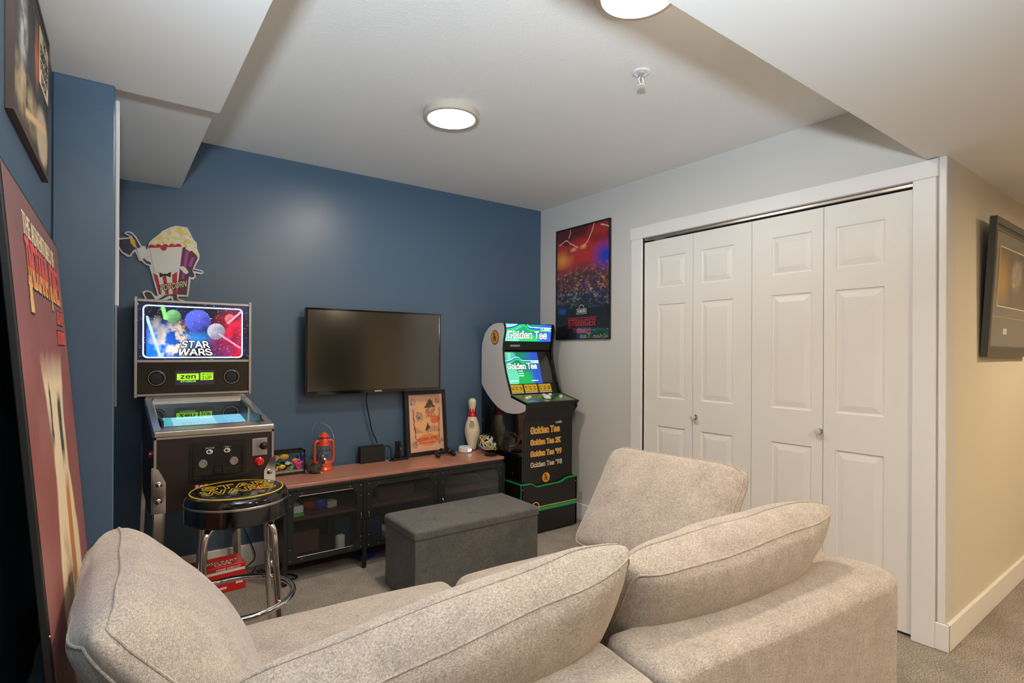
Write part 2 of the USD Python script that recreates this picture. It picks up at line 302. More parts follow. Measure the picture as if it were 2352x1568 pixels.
jamb = cat([box0(XR, XR+.115, .88, .897, 0, 2.06), box0(XR, XR+.115, 2.441, 2.46, 0, 2.06)]); struct('trim_9', jamb, 'white_trim', label='white jambs of the closet opening', cat='door jamb')
struct('wall_closet', box0(XR+.3, XR+.32, .85, 2.5, 0, 2.1), 'dark_room')
# four bifold leaves with raised panels
DX = XR+.008
ROWS = [(.16, .803), (.987, 1.601), (1.708, 1.915)]
def raised(fr, u0, u1, v0, v1):
    lv = [(0, 0), (.004, -.0065), (.011, -.0075), (.040, -.001), (.043, -.0008)]; V, F = [], []
    for d, w in lv: V += [(u0+d, v0+d, w), (u1-d, v0+d, w), (u1-d, v1-d, w), (u0+d, v1-d, w)]
    for k in range(len(lv)-1):
        for i in range(4): j = (i+1) % 4; F.append((k*4+i, k*4+j, k*4+4+j, k*4+4+i))
    b = (len(lv)-1)*4; F.append((b, b+1, b+2, b+3)); return fr.put((np.array(V, float), np.array(F)))
for i in range(4):
    fr = Fr((DX, 2.437-i*.3847, .015), (0, -1, 0), (0, 0, 1)); W_, H_ = .3817, 2.012
    lo, hi = (.112, W_-.055) if i % 2 == 0 else (.055, W_-.112)
    P = sbox(0, 0, W_, H_).buffer(0)
    for a, b in ROWS: P = P.difference(sbox(lo, a-.015, hi, b-.015))
    d = struct(f'door_{i+1}', fr.poly(P, .034, -.034), 'door_white', label=['leftmost white bifold closet leaf', 'second white bifold closet leaf from the left', 'third white bifold closet leaf from the left', 'rightmost white bifold closet leaf beside the corridor'][i], cat='closet door')
    for a, b in ROWS: obj('panel', raised(fr, lo, hi, a-.015, b-.015), 'door_white', d, smooth=False)
    if i in (1, 2):
        ku = .3847*1+2.437-2.437 if False else ((2.437-.3847-2.032) if i == 1 else (2.437-.3847*2-1.300)); kz = .888-.015
        k = obj('knob', cat([fr.put(lathe([(0, 0), (.016, 0), (.016, .004), (.007, .007), (.006, .018), (.0001, .018)]), 0)]), 'chrome', d, label='clear crystal knob on a chrome rose')
        ms = lathe([(.0001, .016), (.008, .016), (.015, .022), (.017, .03), (.014, .038), (.006, .041), (.0001, .041)], n=10)
        v = meshkit.arrays(fr.put(cat([lathe([(0.0001, 0), (.016, 0), (.016, .004), (.007, .007), (.006, .018), (.0001, .018)])])))
        stage.RemovePrim(k.GetPath()); USED.discard(str(k.GetPath()))
        f2 = Fr(fr.at(ku, kz), fr.U, fr.V)
        k = obj('knob', f2.put(lathe([(.0001, 0), (.016, 0), (.016, .004), (.007, .007), (.006, .018), (.0001, .018)])), 'chrome', d, label='crystal knob on a chrome rose')
        obj('crystal', f2.put(ms), 'crystal', k, smooth=False)

# ------------------------------------------------------------------ ceiling lamps, sprinkler
def ceiling_light(x, y, z, label, glow='lamp_glow'):
    t = thing('ceiling_light', label, 'ceiling light', (x, y, z))
    obj('rim', lathe([(.085, 0), (.134, 0), (.137, -.006), (.137, -.03), (.132, -.036), (.117, -.037), (.115, -.032), (.085, -.03)], (x, y, z), 64), 'lamp_rim', t)
    obj('diffuser', lathe([(.0001, -.0335), (.08, -.0335), (.1155, -.032), (.1155, -.026), (.0001, -.026)], (x, y, z), 64), glow, t)
ceiling_light(1.355, 2.34, ZC, 'round flush ceiling lamp glowing in the middle of the recessed ceiling')
ceiling_light(1.362, 1.17, ZC, 'round flush ceiling lamp cut off by the top edge of the picture')
ceiling_light(1.36, -.55, ZS, 'round flush lamp in the near soffit behind the viewer', 'hall_glow')
ceiling_light(4.1, -.35, ZS, 'round flush lamp in the corridor soffit beyond the framed picture', 'hall_glow')
ceiling_light(3.0, -1.9, ZS, 'round flush lamp in the soffit before the dark doorway', 'hall_glow')
sx, sy = 1.80, 1.525
t = thing('fire_sprinkler', 'small white fire sprinkler head hanging from the recessed ceiling', 'fire sprinkler', (sx, sy, ZC))
obj('escutcheon', lathe([(.012, 0), (.038, 0), (.038, -.003), (.03, -.006), (.024, -.004), (.012, -.004)], (sx, sy, ZC), 40), 'white_plastic', t)
obj('body', lathe([(.0001, 0), (.012, 0), (.012, -.018), (.008, -.022), (.0001, -.022)], (sx, sy, ZC), 20), 'chrome', t)
obj('frame_arm', cat([tube([(sx+s*.008, sy, ZC-.02), (sx+s*.014, sy, ZC-.032), (sx+s*.011, sy, ZC-.045), (sx, sy, ZC-.052)], .0028, 8) for s in (-1, 1)]), 'white_plastic', t)
obj('deflector', lathe([(.0001, -.05), (.006, -.05), (.018, -.056), (.018, -.059), (.0001, -.06)], (sx, sy, ZC), 16), 'white_plastic', t)
obj('bulb', cyl((sx, sy, ZC-.022), (sx, sy, ZC-.048), .0022, 8), 'chrome', t)

# ------------------------------------------------------------------ TV on the navy wall and what hangs there
TY = 3.44
t = thing('television', 'flat black television mounted on the navy wall above the media console', 'television', (1.44, TY, 1.012))
f = front(.972, TY, 1.012); TW, TH = .94, .541
obj('housing', cat([f.box(0, TW, 0, TH, -.03, -.002, .004), f.box(.12, TW-.12, .05, TH-.12, -.055, -.028, .012)]), 'black_satin', t)
obj('bezel', f.poly(sbox(0, 0, TW, TH).difference(sbox(.011, .02, TW-.011, TH-.011)), .006, -.004), 'black_gloss', t)
obj('screen', f.box(.010, TW-.010, .019, TH-.010, -.004, -.0015, .0005), 'screen_black', t)
obj('logo', f.poly(mv(text('SAMSUNG', .009, .05), TW/2-.025, .006), .0006, .002), 'white_ink', t)
obj('indicator', f.box(.79, .806, -.004, 0, -.02, -.008, .001), 'red_plastic', t)
obj('wall_mount', cat([f.box(.3, .64, .18, .40, -.092, -.088, .001), f.box(.38, .42, .14, .42, -.09, -.05, .002), f.box(.52, .56, .14, .42, -.09, -.05, .002)]), 'black_metal', t)
obj('cord', tube(smoothpath([(1.385, TY+.03, 1.03), (1.375, TY+.04, .96), (1.40, TY+.05, .85), (1.425, TY+.06, .75), (1.45, TY+.05, .69), (1.455, TY+.043, .668)]), .0045, 8), 'black_rubber', t, label='thin black cord hanging down to the dock')
# popcorn sign (die-cut sheet on the wall over the pinball machine)
PC = dict(outline=[(.1723, 1.8383), (.1777, 1.8636), (.19, 1.8799), (.2176, 1.9082), (.2371, 1.9324), (.2709, 1.9554), (.2994, 1.9684), (.3488, 1.9662), (.3607, 1.9423), (.3786, 1.9037), (.3935, 1.8884), (.3951, 1.8578), (.4072, 1.8248), (.4073, 1.8042), (.3807, 1.7432), (.4242, 1.7335), (.4278, 1.7252), (.4212, 1.7195), (.3852, 1.7231), (.3898, 1.6995), (.3794, 1.6867), (.3646, 1.6871), (.3533, 1.5875), (.3067, 1.5862), (.3053, 1.5676), (.3358, 1.5593), (.3446, 1.553), (.2839, 1.5495), (.2809, 1.5761), (.2385, 1.5585), (.2078, 1.555), (.2023, 1.5579), (.1639, 1.5556), (.1501, 1.5874), (.1501, 1.5956), (.1637, 1.6031), (.1828, 1.5979), (.2022, 1.5744), (.2189, 1.5772), (.1782, 1.7421), (.1659, 1.7442), (.1495, 1.7572), (.1441, 1.7665), (.1333, 1.7653), (.1238, 1.7903), (.1143, 1.8153), (.0984, 1.8005), (.0919, 1.7836), (.08, 1.7823), (.0564, 1.799), (.0394, 1.829), (.0385, 1.8656), (.0587, 1.8714), (.0849, 1.8763), (.0968, 1.8875), (.0704, 1.8986), (.0704, 1.9034), (.0848, 1.9092), (.098, 1.9055), (.1141, 1.8866), (.1384, 1.8376), (.1546, 1.8379), (.1574, 1.8235), (.1683, 1.8182)],
    corn=[(.1764, 1.8388), (.1805, 1.859), (.19, 1.8733), (.2065, 1.8886), (.2204, 1.9069), (.2371, 1.9274), (.2567, 1.9434), (.2737, 1.9507), (.2823, 1.9586), (.2994, 1.9634), (.3168, 1.963), (.3342, 1.9646), (.3459, 1.9594), (.3563, 1.9417), (.3637, 1.9223), (.3756, 1.8999), (.3905, 1.8851), (.3916, 1.8713), (.3907, 1.8538), (.3997, 1.8377), (.4028, 1.8174), (.3288, 1.8568)],
    front=[(.1764, 1.8355), (.3288, 1.8602), (.3023, 1.5943), (.2216, 1.589)],
    side=[(.3288, 1.8602), (.3404, 1.8701), (.361, 1.8538), (.3759, 1.8401), (.3938, 1.8233), (.4028, 1.8071), (.3587, 1.69), (.3503, 1.5934), (.3023, 1.5943)],
    hat=[(.0405, 1.8627), (.0876, 1.8735), (.0902, 1.877), (.1196, 1.8256), (.1063, 1.8176), (.0879, 1.7858), (.059, 1.8025), (.042, 1.8309)],
    lining=[(.0889, 1.872), (.1008, 1.8816), (.1115, 1.8668), (.1183, 1.8271), (.1063, 1.8338), (.0929, 1.8515)],
    brim=[(.0717, 1.902), (.0848, 1.9053), (.0981, 1.9), (.1141, 1.8801), (.1384, 1.831), (.1493, 1.8062), (.1439, 1.804), (.1223, 1.8259), (.1115, 1.8571), (.0994, 1.8879), (.0848, 1.8973)],
    arm=[(.1494, 1.7801), (.1631, 1.7652), (.1822, 1.7573), (.1823, 1.7458), (.1631, 1.7504), (.1495, 1.767)],
    cane=[(.3792, 1.7396), (.4242, 1.7301), (.4242, 1.7249), (.3793, 1.7328)],
    sleeve=[(.3497, 1.7539), (.3703, 1.7422), (.3853, 1.7128), (.3868, 1.6993), (.3735, 1.693), (.3602, 1.7038), (.3645, 1.7212)],
    glove=[(.3089, 1.7465), (.3321, 1.7522), (.3468, 1.74), (.3586, 1.7207), (.3469, 1.7077), (.3323, 1.7183)],
    shoe=[(.1529, 1.5893), (.1637, 1.5998), (.1828, 1.5946), (.2023, 1.5612), (.1666, 1.5591)],
    leg=[(.2134, 1.5586), (.2496, 1.5875), (.3009, 1.5976), (.3038, 1.5776), (.3068, 1.5643), (.3329, 1.5574), (.2896, 1.5548), (.2852, 1.5831), (.2666, 1.5853), (.2357, 1.5633)],
    bow1=[(.2211, 1.7082), (.247, 1.6956), (.224, 1.6803)], bow2=[(.2746, 1.7164), (.2472, 1.6958), (.2733, 1.6845)],
    s1=[(.1934, 1.7008), (.2129, 1.6909), (.2314, 1.5899), (.2216, 1.589)], s2=[(.2352, 1.6862), (.2521, 1.691), (.2652, 1.5929), (.2496, 1.5911)], s3=[(.2804, 1.7002), (.3033, 1.719), (.3023, 1.5943), (.2837, 1.5934)],
    v1=[(.3435, 1.8415), (.3596, 1.8332), (.3353, 1.6813), (.3237, 1.6803)], v2=[(.373, 1.8074), (.3864, 1.8054), (.3703, 1.7525), (.3555, 1.7544)])
f = front(0, 3.522, 0)
t = thing('popcorn_sign', 'cut-out popcorn bucket sign with top hat and cane on the navy wall', 'sign', (.23, 3.522, 1.55))
pg = {k: Polygon(v).buffer(0) for k, v in PC.items()}
obj('backing', f.poly(pg['outline'].buffer(.004, quad_segs=4), .012, -.012), 'white_plastic', t)
ck = np.random.RandomState(5); kern = []
while len(kern) < 70:
    q_ = Point(ck.uniform(.18, .40), ck.uniform(1.83, 1.965))
    if pg['corn'].buffer(-.006).contains(q_): kern.append(q_.buffer(ck.uniform(.008, .013), quad_segs=3))
obj('popcorn', f.poly(pg['corn'].buffer(-.001).union(shapely.union_all([Point(p_).buffer(.0105, quad_segs=4) for p_ in PC['corn'][:-1]]).intersection(pg['outline'])), .0008), 'corn_ink', t)
for k_, (mt_, w_) in enumerate((('corn_pale', .0010), ('corn_gold', .0012), ('corn_pale', .0014))): obj('kernel', cat([f.poly(p_.intersection(pg['outline']), .0004+.000025*(i_*3+k_), .0006) for i_, p_ in enumerate(kern[k_::3])]), mt_, t, smooth=False, kind='stuff')
obj('bucket_front', f.poly(pg['front'], .0016), 'white_ink', t)
obj('bucket_side', f.poly(pg['side'], .0018), 'plum_ink', t)
obj('scallop', f.poly(shapely.union_all([Point(.187+i*.0307, 1.838+i*.0049).buffer(.0165) for i in range(5)]).intersection(Polygon([(.16, 1.833), (.34, 1.862), (.34, 1.9), (.16, 1.88)])).union(Point(.24, 1.842).buffer(.014)), .0040), 'red_ink', t)
for k_ in ('s1', 's2', 's3'): obj('stripe', f.poly(pg[k_], .0022), 'red_ink', t)
for k_ in ('v1', 'v2'): obj('stripe', f.poly(pg[k_], .0023), 'violet_ink', t, label='violet side stripe')
obj('top_hat', f.poly(pg['hat'].union(pg['brim']), .0018), 'dusk_ink', t)
obj('hat_lining', f.poly(pg['lining'], .0024), 'yellow_ink', t)
for k_, n_ in (('arm', 'sleeve'), ('sleeve', 'sleeve'), ('cane', 'cane')): obj(n_, f.poly(pg[k_], .0028), 'dusk_ink', t)
for p_ in (pg['glove'], Polygon([(.1196, 1.8256), (.1384, 1.8343), (.1533, 1.8344), (.1561, 1.807), (.1494, 1.7768), (.136, 1.7689), (.1265, 1.7906)])): obj('glove', f.poly(p_, .0034), 'white_ink', t)
obj('shoe', f.poly(pg['shoe'], .0018), 'brown_ink', t); obj('leg', f.poly(pg['leg'], .0018), 'brown_ink', t)
obj('bow_tie', f.poly(pg['bow1'].union(pg['bow2']).union(Point(.247, 1.6957).buffer(.0075)), .0030), 'black_ink', t)
pt = affinity.affine_transform(text('POPCORN', .032, .123), [1, 0, .29, 1, .2257, 1.606])
obj('lettering_shadow', f.poly(pt.buffer(.0025), .0030), 'black_ink', t); obj('lettering', f.poly(pt, .0040), 'cream_ink', t)

# ------------------------------------------------------------------ art prints
def storm_art(u, v):
    n1, n2, n3 = noise2(u, v*1.5, 4, 1), noise2(u, v*1.5, 14, 2), noise2(u*.8, v*2.2, 40, 3, 4); n4 = noise2(u, v*1.5, 26, 31, 3); u = u+.035*(n2-.5)+.02*(n4-.5); v = v+.02*(n4-.5)
    c = np.ones((len(u), 3))*S(18, 24, 34)
    c = over(c, np.clip((v-.55)/.12+n1-.5, 0, 1), (196, 40, 38)); c = over(c, blob(u, v, .12, .72, .25, .1, .9), (240, 160, 60))
    c = over(c, np.clip((v-.80+.5*(n1-.5))/.07, 0, 1)*np.clip(1.4-np.abs(u-.5)*1.1-blob(u, v, .75, .93, .3, .09, .8), 0, 1)*.85, (34, 24, 28))
    c = over(c, blob(u, v, .5, .83, .36, .1, .8)*.9, (214, 44, 40))
    c = over(c, blob(u, v, .92, .70, .28, .16, .8), (30, 60, 190))
    clut = np.clip(.67-v, 0, 1)*np.clip(v-.27, 0, 1)*16; clut = np.clip(clut, 0, 1)
    tone = np.clip((v-.30)/.34, 0, 1)[:, None]; base = S(28, 60, 92)*(1-tone)+S(150, 70, 54)*tone
    c = c*(1-clut[:, None]*.8)+base*clut[:, None]*.8
    c = over(c, clut*np.clip((n3-.57)*12, 0, 1)*np.clip(n4*3-.9, 0, 1), (226, 208, 190)); c = over(c, clut*np.clip((.45-n3)*9, 0, 1)*.85, (20, 18, 24)); c = over(c, clut*np.clip((n4-.55)*10, 0, 1)*(v > .44)*.8, (206, 92, 62)); c = over(c, clut*np.clip((n4-.58)*10, 0, 1)*(v < .42)*.8, (64, 150, 178))
    c = over(c, clut*np.clip((n2-.58)*8, 0, 1)*(u > .55)*.7, (70, 60, 190)); c = over(c, clut*np.clip((n2-.6)*8, 0, 1)*(u < .5)*.6, (168, 140, 90))
    c = over(c, blob(u, v, .12, .255, .1, .035, .6), (20, 80, 190))
    for pts in ([(.06, .86), (.2, .9), (.28, .86), (.42, .81)], [(.28, .98), (.25, .91)], [(.72, .985), (.66, .91), (.6, .85), (.52, .81)], [(.84, .97), (.97, .93)]):
        for a, b in zip(pts[:-1], pts[1:]): c = over(c, line(u, v, a, b, .0055, 1.5), (252, 214, 190))
    c = over(c, blob(u, v, .34, .80, .08, .025, .9)+blob(u, v, .52, .81, .08, .025, .9), (255, 190, 110)); return np.clip(c, 0, 1)
def maroon_art(u, v):
    n1, n2, n3 = noise2(u, v*2, 5, 4), noise2(u*3, v*1.2, 9, 5), noise2(u*2, v*2.4, 22, 21, 4); u = u+.07*(n2-.5)+.03*(n3-.5); v = v+.02*(n3-.5)
    c = over(np.ones((len(u), 3))*S(140, 74, 70), np.clip(n1*1.4-.3, 0, 1)*.6, (176, 124, 118)); c = over(c, np.clip((v-.8)/.15, 0, 1)*.7, (126, 96, 98)); c = over(c, np.clip((.16-v)/.12, 0, 1), (168, 56, 54)); c = over(c, np.clip((n3-.55)*5, 0, 1)*.3, (108, 44, 44))
    c = over(c, np.clip((.21+.05*np.sin(v*17)-np.abs(u-.50))/.03, 0, 1)*np.clip((.80-v)/.05, 0, 1)*np.clip((v-.02)/.1, 0, 1), (236, 214, 178)); c = over(c, np.clip((.055-np.abs(u-.55-.1*(v-.4)))/.02, 0, 1)*np.clip((.62-v)/.04, 0, 1)*np.clip((v-.30)/.05, 0, 1), (204, 132, 70)); c = over(c, np.clip((.05-np.abs(u-.44+.06*v))/.02, 0, 1)*np.clip((.56-v)/.04, 0, 1)*np.clip((v-.2)/.05, 0, 1)*np.clip(n3*3-1, 0, 1), (176, 130, 92))
    c = over(c, np.clip((.085-np.abs(u-.60+.25*(v-.2)))/.02, 0, 1)*np.clip((.30-v)/.03, 0, 1), (70, 56, 54)); c = over(c, np.clip((.03-np.abs(u-.57+.2*(v-.25)))/.01, 0, 1)*np.clip((.36-v)/.03, 0, 1)*np.clip((v-.16)/.03, 0, 1), (206, 78, 50)); c = over(c, np.clip((.05-np.abs(u-.56))/.015, 0, 1)*np.clip((.74-v)/.02, 0, 1)*np.clip((v-.62)/.03, 0, 1), (72, 70, 60)); c = over(c, np.clip((.03-np.abs(u-.37))/.01, 0, 1)*np.clip((.76-v)/.02, 0, 1)*np.clip((v-.66)/.02, 0, 1), (80, 72, 62))
    c = over(c, line(u, v, (.36, .4), (.5, .02), .03, 1.5), (240, 222, 170)); c = over(c, line(u, v, (.85, .28), (.72, .02), .03, 1.5), (234, 214, 150)); return np.clip(c, 0, 1)
def peach_art(u, v):
    n1, n2, n3 = noise2(u, v*1.4, 5, 6), noise2(u, v*1.4, 18, 7), noise2(u, v*1.4, 45, 17, 3); u = u+.05*(n2-.5)+.02*(n3-.5); v = v+.04*(n1-.5)+.015*(n3-.5)
    c = over(np.ones((len(u), 3))*S(226, 172, 142), np.clip(n1*2-.7, 0, 1)*.6, (244, 200, 150)); c = over(c, blob(u, v, .52, .50, .40, .38, .08)*.8, (242, 184, 112)); c = over(c, blob(u, v, .52, .20, .30, .11, .05), (232, 142, 76))
    c = over(c, np.clip((.93-v-.9*np.abs(u-.62))/.02, 0, 1)*(v > .76), (86, 56, 46)); c = over(c, np.clip((.76-v)/.02, 0, 1)*np.clip((v-.56)/.05, 0, 1)*np.clip((.16-np.abs(u-.63)+.05*(n3-.5))/.03, 0, 1), (184, 108, 74)); c = over(c, np.clip((n3-.55)*8, 0, 1)*blob(u, v, .63, .66, .2, .16, .4), (240, 190, 140))
    c = over(c, np.clip((.70-v)/.02, 0, 1)*np.clip((v-.50)/.06, 0, 1)*np.clip((.11-np.abs(u-.30))/.03, 0, 1), (196, 150, 122)); c = over(c, np.clip((n3-.55)*8, 0, 1)*blob(u, v, .3, .6, .14, .12, .4), (92, 66, 56))
    c = over(c, np.clip((.52-v-1.6*np.abs(u-.54))/.03, 0, 1)*(v > .36), (78, 58, 62)); c = over(c, np.clip((.40+.05*np.sin(u*11)-v)/.02, 0, 1)*(v > .33)*(np.abs(u-.5) < .36), (206, 150, 104)); c = over(c, blob(u, v, .76, .54, .16, .08, .25), (222, 112, 62))
    for a in ((.13, .87), (.87, .88), (.14, .13), (.88, .17)): c = over(c, blob(u, v, a[0], a[1], .10, .075, .25)*np.clip(n3*4-1.5, 0, 1), (140, 98, 80))
    c = over(c, np.maximum(line(u, v, (.12, .74), (.17, .24), .012), line(u, v, (.9, .74), (.86, .24), .012)), (96, 60, 46)); return np.clip(c, 0, 1)
def night_art(u, v):
    n1, n2 = noise2(u, v, 4, 8), noise2(u, v, 16, 9)
    c = over(np.ones((len(u), 3))*S(44, 42, 46), np.clip(n1*2-.8, 0, 1)*.6, (96, 92, 96)); c = over(c, blob(u, v, .22, .6, .14, .5, .6)*np.clip(n2*2.4-.7, 0, 1), (214, 214, 212)); c = over(c, blob(u, v, .60, .66, .09, .26, .5), (196, 104, 58)); c = over(c, blob(u, v, .3, .2, .5, .2, .7)*np.clip(n2*2-.4, 0, 1), (216, 190, 140))
    c = over(c, blob(u, v, .8, .2, .24, .22, .3)*.9, (212, 196, 166)); c = over(c, line(u, v, (.3, .12), (.9, .3), .02), (236, 196, 150)); return np.clip(c, 0, 1)
def amber_art(u, v):
    n1 = noise2(u, v, 5, 10)
    c = over(np.ones((len(u), 3))*S(112, 104, 96), blob(u, v, .1, .45, .35, .6, .8), (196, 150, 78)); c = over(c, blob(u, v, .62, .6, .22, .32, .4)*np.clip(n1*2-.4, 0, 1), (186, 176, 164)); c = over(c, np.maximum(line(u, v, (.75, .82), (.55, .35), .06), line(u, v, (.5, .42), (.7, .36), .05))*.8, (140, 132, 126)); c = over(c, blob(u, v, .53, .42, .08, .07, .4), (206, 164, 92)); return np.clip(c, 0, 1)
def planet(c, u, v, cu, cv, r, lit, dark, n, e):
    d = np.hypot((u-cu)*1.74, v-cv)/r; m = np.clip((1-d)/.04, 0, 1)*e; sh = np.clip(.75-.9*((u-cu)*1.74*.7-(v-cv)*.7)/r*.6+.9*(n-.5), 0, 1)[:, None]; return c*(1-m[:, None])+m[:, None]*(S(dark)*(1-sh)+S(lit)*sh)
def space_art(u, v):
    n1, n2, n3 = noise2(u*1.7, v, 4, 11), noise2(u*1.7, v, 12, 12), noise2(u*1.7, v, 60, 13, 2); n4 = noise2(u*1.7+.2*n1, v+.3*n1, 9, 19, 5)
    c = over(np.ones((len(u), 3))*S(12, 12, 26), np.clip(n1*2-.7, 0, 1)*.7, (36, 40, 110)); c = over(c, np.clip((n3-.80)*20, 0, 1), (240, 244, 255)); e = ((u > .07)*(u < .935)*(v > .055)*(v < .93)).astype(float); w = np.clip((n4-.42)*5, 0, 1)
    c = over(c, blob(u, v, .14, .2, .30, .55, .8)*e, (16, 120, 255)); c = over(c, blob(u, v, .5, .38, .2, .2, .9)*e*.8, (50, 150, 255)); c = over(c, blob(u, v, .86, .42, .26, .62, .6)*e*(.35+.65*w), (226, 20, 70)); c = over(c, blob(u, v, .74, .2, .14, .3, .6)*e*w, (74, 50, 120))
    c = over(c, blob(u, v, .28, .30, .20, .40, .5)*e*w, (240, 234, 220)); c = over(c, blob(u, v, .36, .45, .10, .3, .6)*e*np.clip(w*1.5-.3, 0, 1), (232, 200, 168)); c = over(c, blob(u, v, .16, .5, .09, .3, .6)*e*w, (176, 164, 156))
    c = planet(c, u, v, .52, .70, .21, (90, 104, 230), (22, 24, 84), n2, e); c = planet(c, u, v, .30, .77, .12, (130, 200, 130), (20, 74, 40), n2, e); c = planet(c, u, v, .69, .52, .15, (190, 190, 210), (32, 30, 50), n2, e); c = planet(c, u, v, .82, .76, .09, (240, 110, 110), (90, 10, 30), n2, e)
    c = over(c, line(u, v, (.075, .75), (.19, .06), .011)*e, (190, 238, 255)); c = over(c, line(u, v, (.21, .92), (.235, .72), .014)*e, (150, 255, 130)); c = over(c, np.maximum(line(u, v, (.93, .90), (.80, .68), .010), line(u, v, (.72, .47), (.92, .22), .009))*e, (255, 170, 200))
    c = over(c, np.clip((n3-.80)*14, 0, 1)*e*.7, (235, 240, 255)); return np.clip(c, 0, 1)
def green_art(u, v):
    n = noise2(u*2, v, 9, 14); c = np.ones((len(u), 3))*S(8, 128, 96); c = over(c, np.clip((u-.55)/.3, 0, 1), (34, 80, 190)); c = over(c, np.clip((.42-v)/.1, 0, 1)*(1-np.clip((u-.6)/.2, 0, 1)), (16, 170, 80))
    g = blob(u, v, .12, .25, .22, .42, .1); c = over(c, g*(.5+.5*(np.sin(u*95)*np.sin(v*70) > 0)), (110, 226, 190)); c = over(c, blob(u, v, .08, .92, .3, .3, .5)*np.clip(n*2-.4, 0, 1), (130, 240, 210)); return np.clip(c, 0, 1)
def course_art(u, v):
    n = noise2(u*2, v, 6, 15); c = over(np.ones((len(u), 3))*S(20, 96, 78), np.clip(n*2.6-.9, 0, 1), (120, 124, 40)); c = over(c, blob(u, v, .5, .45, .3, .4, .4)*.8, (60, 120, 50)); return np.clip(c, 0, 1)
def teal_art(u, v):
    n = noise2(u*2, v, 24, 16); c = over(np.ones((len(u), 3))*S(60, 136, 146), np.clip(u*1.3-.1, 0, 1), (96, 160, 186)); c = over(c, ((u > .16)*(u < .66)*(v > .0)*(v < .97))*.35, (176, 214, 226)); c = over(c, ((u > .24)*(u < .85)*(v > .3)*(v < .75))*np.clip(n*2-.7, 0, 1)*.5, (52, 110, 140)); return np.clip(c, 0, 1)
def picture(fr, w, h, fn, nx, ny, mat, parent, name='print', off=0.):
    m, col = fr.grid(w, h, nx, ny, fn, off); return obj(name, m, mat, parent, ink=col)
def ring(w, h, b): return sbox(0, 0, w, h).difference(sbox(b, b, w-b, h-b))

# storm poster on the right wall
f = Fr((XR-.001, 3.318, 1.382), (0, -1, 0), (0, 0, 1)); w_, h_ = .586, .872
t = thing('storm_poster', 'tall framed film poster of red stormy sky on the pale wall', 'poster', f.at(w_/2, 0))
obj('backing_board', f.box(0, w_, 0, h_, 0, .010, .001), 'frame_black', t)
picture(f, w_, h_, storm_art, 230, 340, 'print_matte', t, off=.0105)
obj('frame', f.poly(ring(w_, h_, .009), .008, .010), 'frame_black', t)
obj('lettering', f.poly(shapely.union_all([mv(text('STRANGER', .05, .30, serif=.05), .14, .105), sbox(.13, .163, .45, .168), sbox(.13, .09, .19, .095), mv(text('THINGS', .035, .2, serif=.05), .19, .05)]), .0004, .0108), 'red_ink', t, label='red film title')
obj('badge', f.poly(shapely.union_all([mv(text('HAWKINS', .022, .09, serif=.05), .245, .205), rr(.235, .345, .195, .235, .004).difference(rr(.238, .342, .198, .232, .004)), Point(.29, .236).buffer(.03).intersection(sbox(.2, .236, .4, .3)).difference(Point(.29, .236).buffer(.026))]), .0004, .0108), 'white_ink', t)
obj('glazing', f.box(.009, w_-.009, .009, h_-.009, .0135, .0150, .0002), 'lens', t)

# leaning poster board by the left wall
bw = .98; lean = .0825; o = np.array([-.012, 1.19, .004]); U_ = np.array([.0155, 1, 0]); V_ = np.array([-lean, lean*.0155, 1.0])
f = Fr(o, U_, V_); bh = 1.605
t = thing('poster_board', 'large maroon film poster board leaning on the left navy wall', 'poster', (o[0], 1.68, .004))
obj('board', f.box(0, bw, 0, bh, -.011, 0, .0015), 'board_edge', t)
picture(Fr(f.at(.014, .02), f.U, f.V), bw-.02, bh-.028, maroon_art, 130, 260, 'print_matte', t, off=.0006)
obj('lettering', f.poly(mv(text('THE ADVENTURES OF', .044, .60, bold=False, serif=.03), .21, 1.512), .0006, .0008), 'cream_ink', t, label='small cream line above the title')
tp = mv(text('INDIANA JONES', .092, .67, serif=.04), .205, 1.412).union(sbox(.210, 1.36, .246, 1.43)).union(sbox(.205, 1.358, .252, 1.385)).union(sbox(.625, 1.385, .645, 1.43))
tw = [mv(text('AND THE', .035, .16, serif=.04), .72, 1.355), mv(text('LAST', .035, .075, serif=.04), .69, 1.30), mv(text('CRUSADE', .035, .125, serif=.04), .775, 1.30)]; tp2 = shapely.union_all(tw)
obj('lettering_shadow', f.poly(tp.union(tp2).buffer(.0035), .0006, .0008), 'black_ink', t)
for u0_, u1_, lo_, hi_, mt, lb in ((0, 2, 1.45, 2, 'title_red', 'red upper half of the title'), (0, 2, 1.415, 1.45, 'title_orange', 'orange middle of the title'), (0, .5, 0, 1.415, 'gold_pale', 'long pale golden foot of the first letter'), (.5, 2, 0, 1.415, 'gold_pale', 'pale golden foot in the middle of the title')):
    obj('lettering', f.poly(tp.intersection(sbox(u0_, lo_, u1_, hi_)), .0008, .0014), mt, t, label=lb)
for q_ in tw: obj('lettering', f.poly(q_, .0008, .0014), 'title_red', t, label='red word below the title')
obj('screw', cat([f.put(lathe([(.0001, 0), (.004, 0), (.003, .0015), (.0001, .002)], (.006, z, 0), 12)) for z in (.35, .8)]), 'chrome', t, kind='stuff')
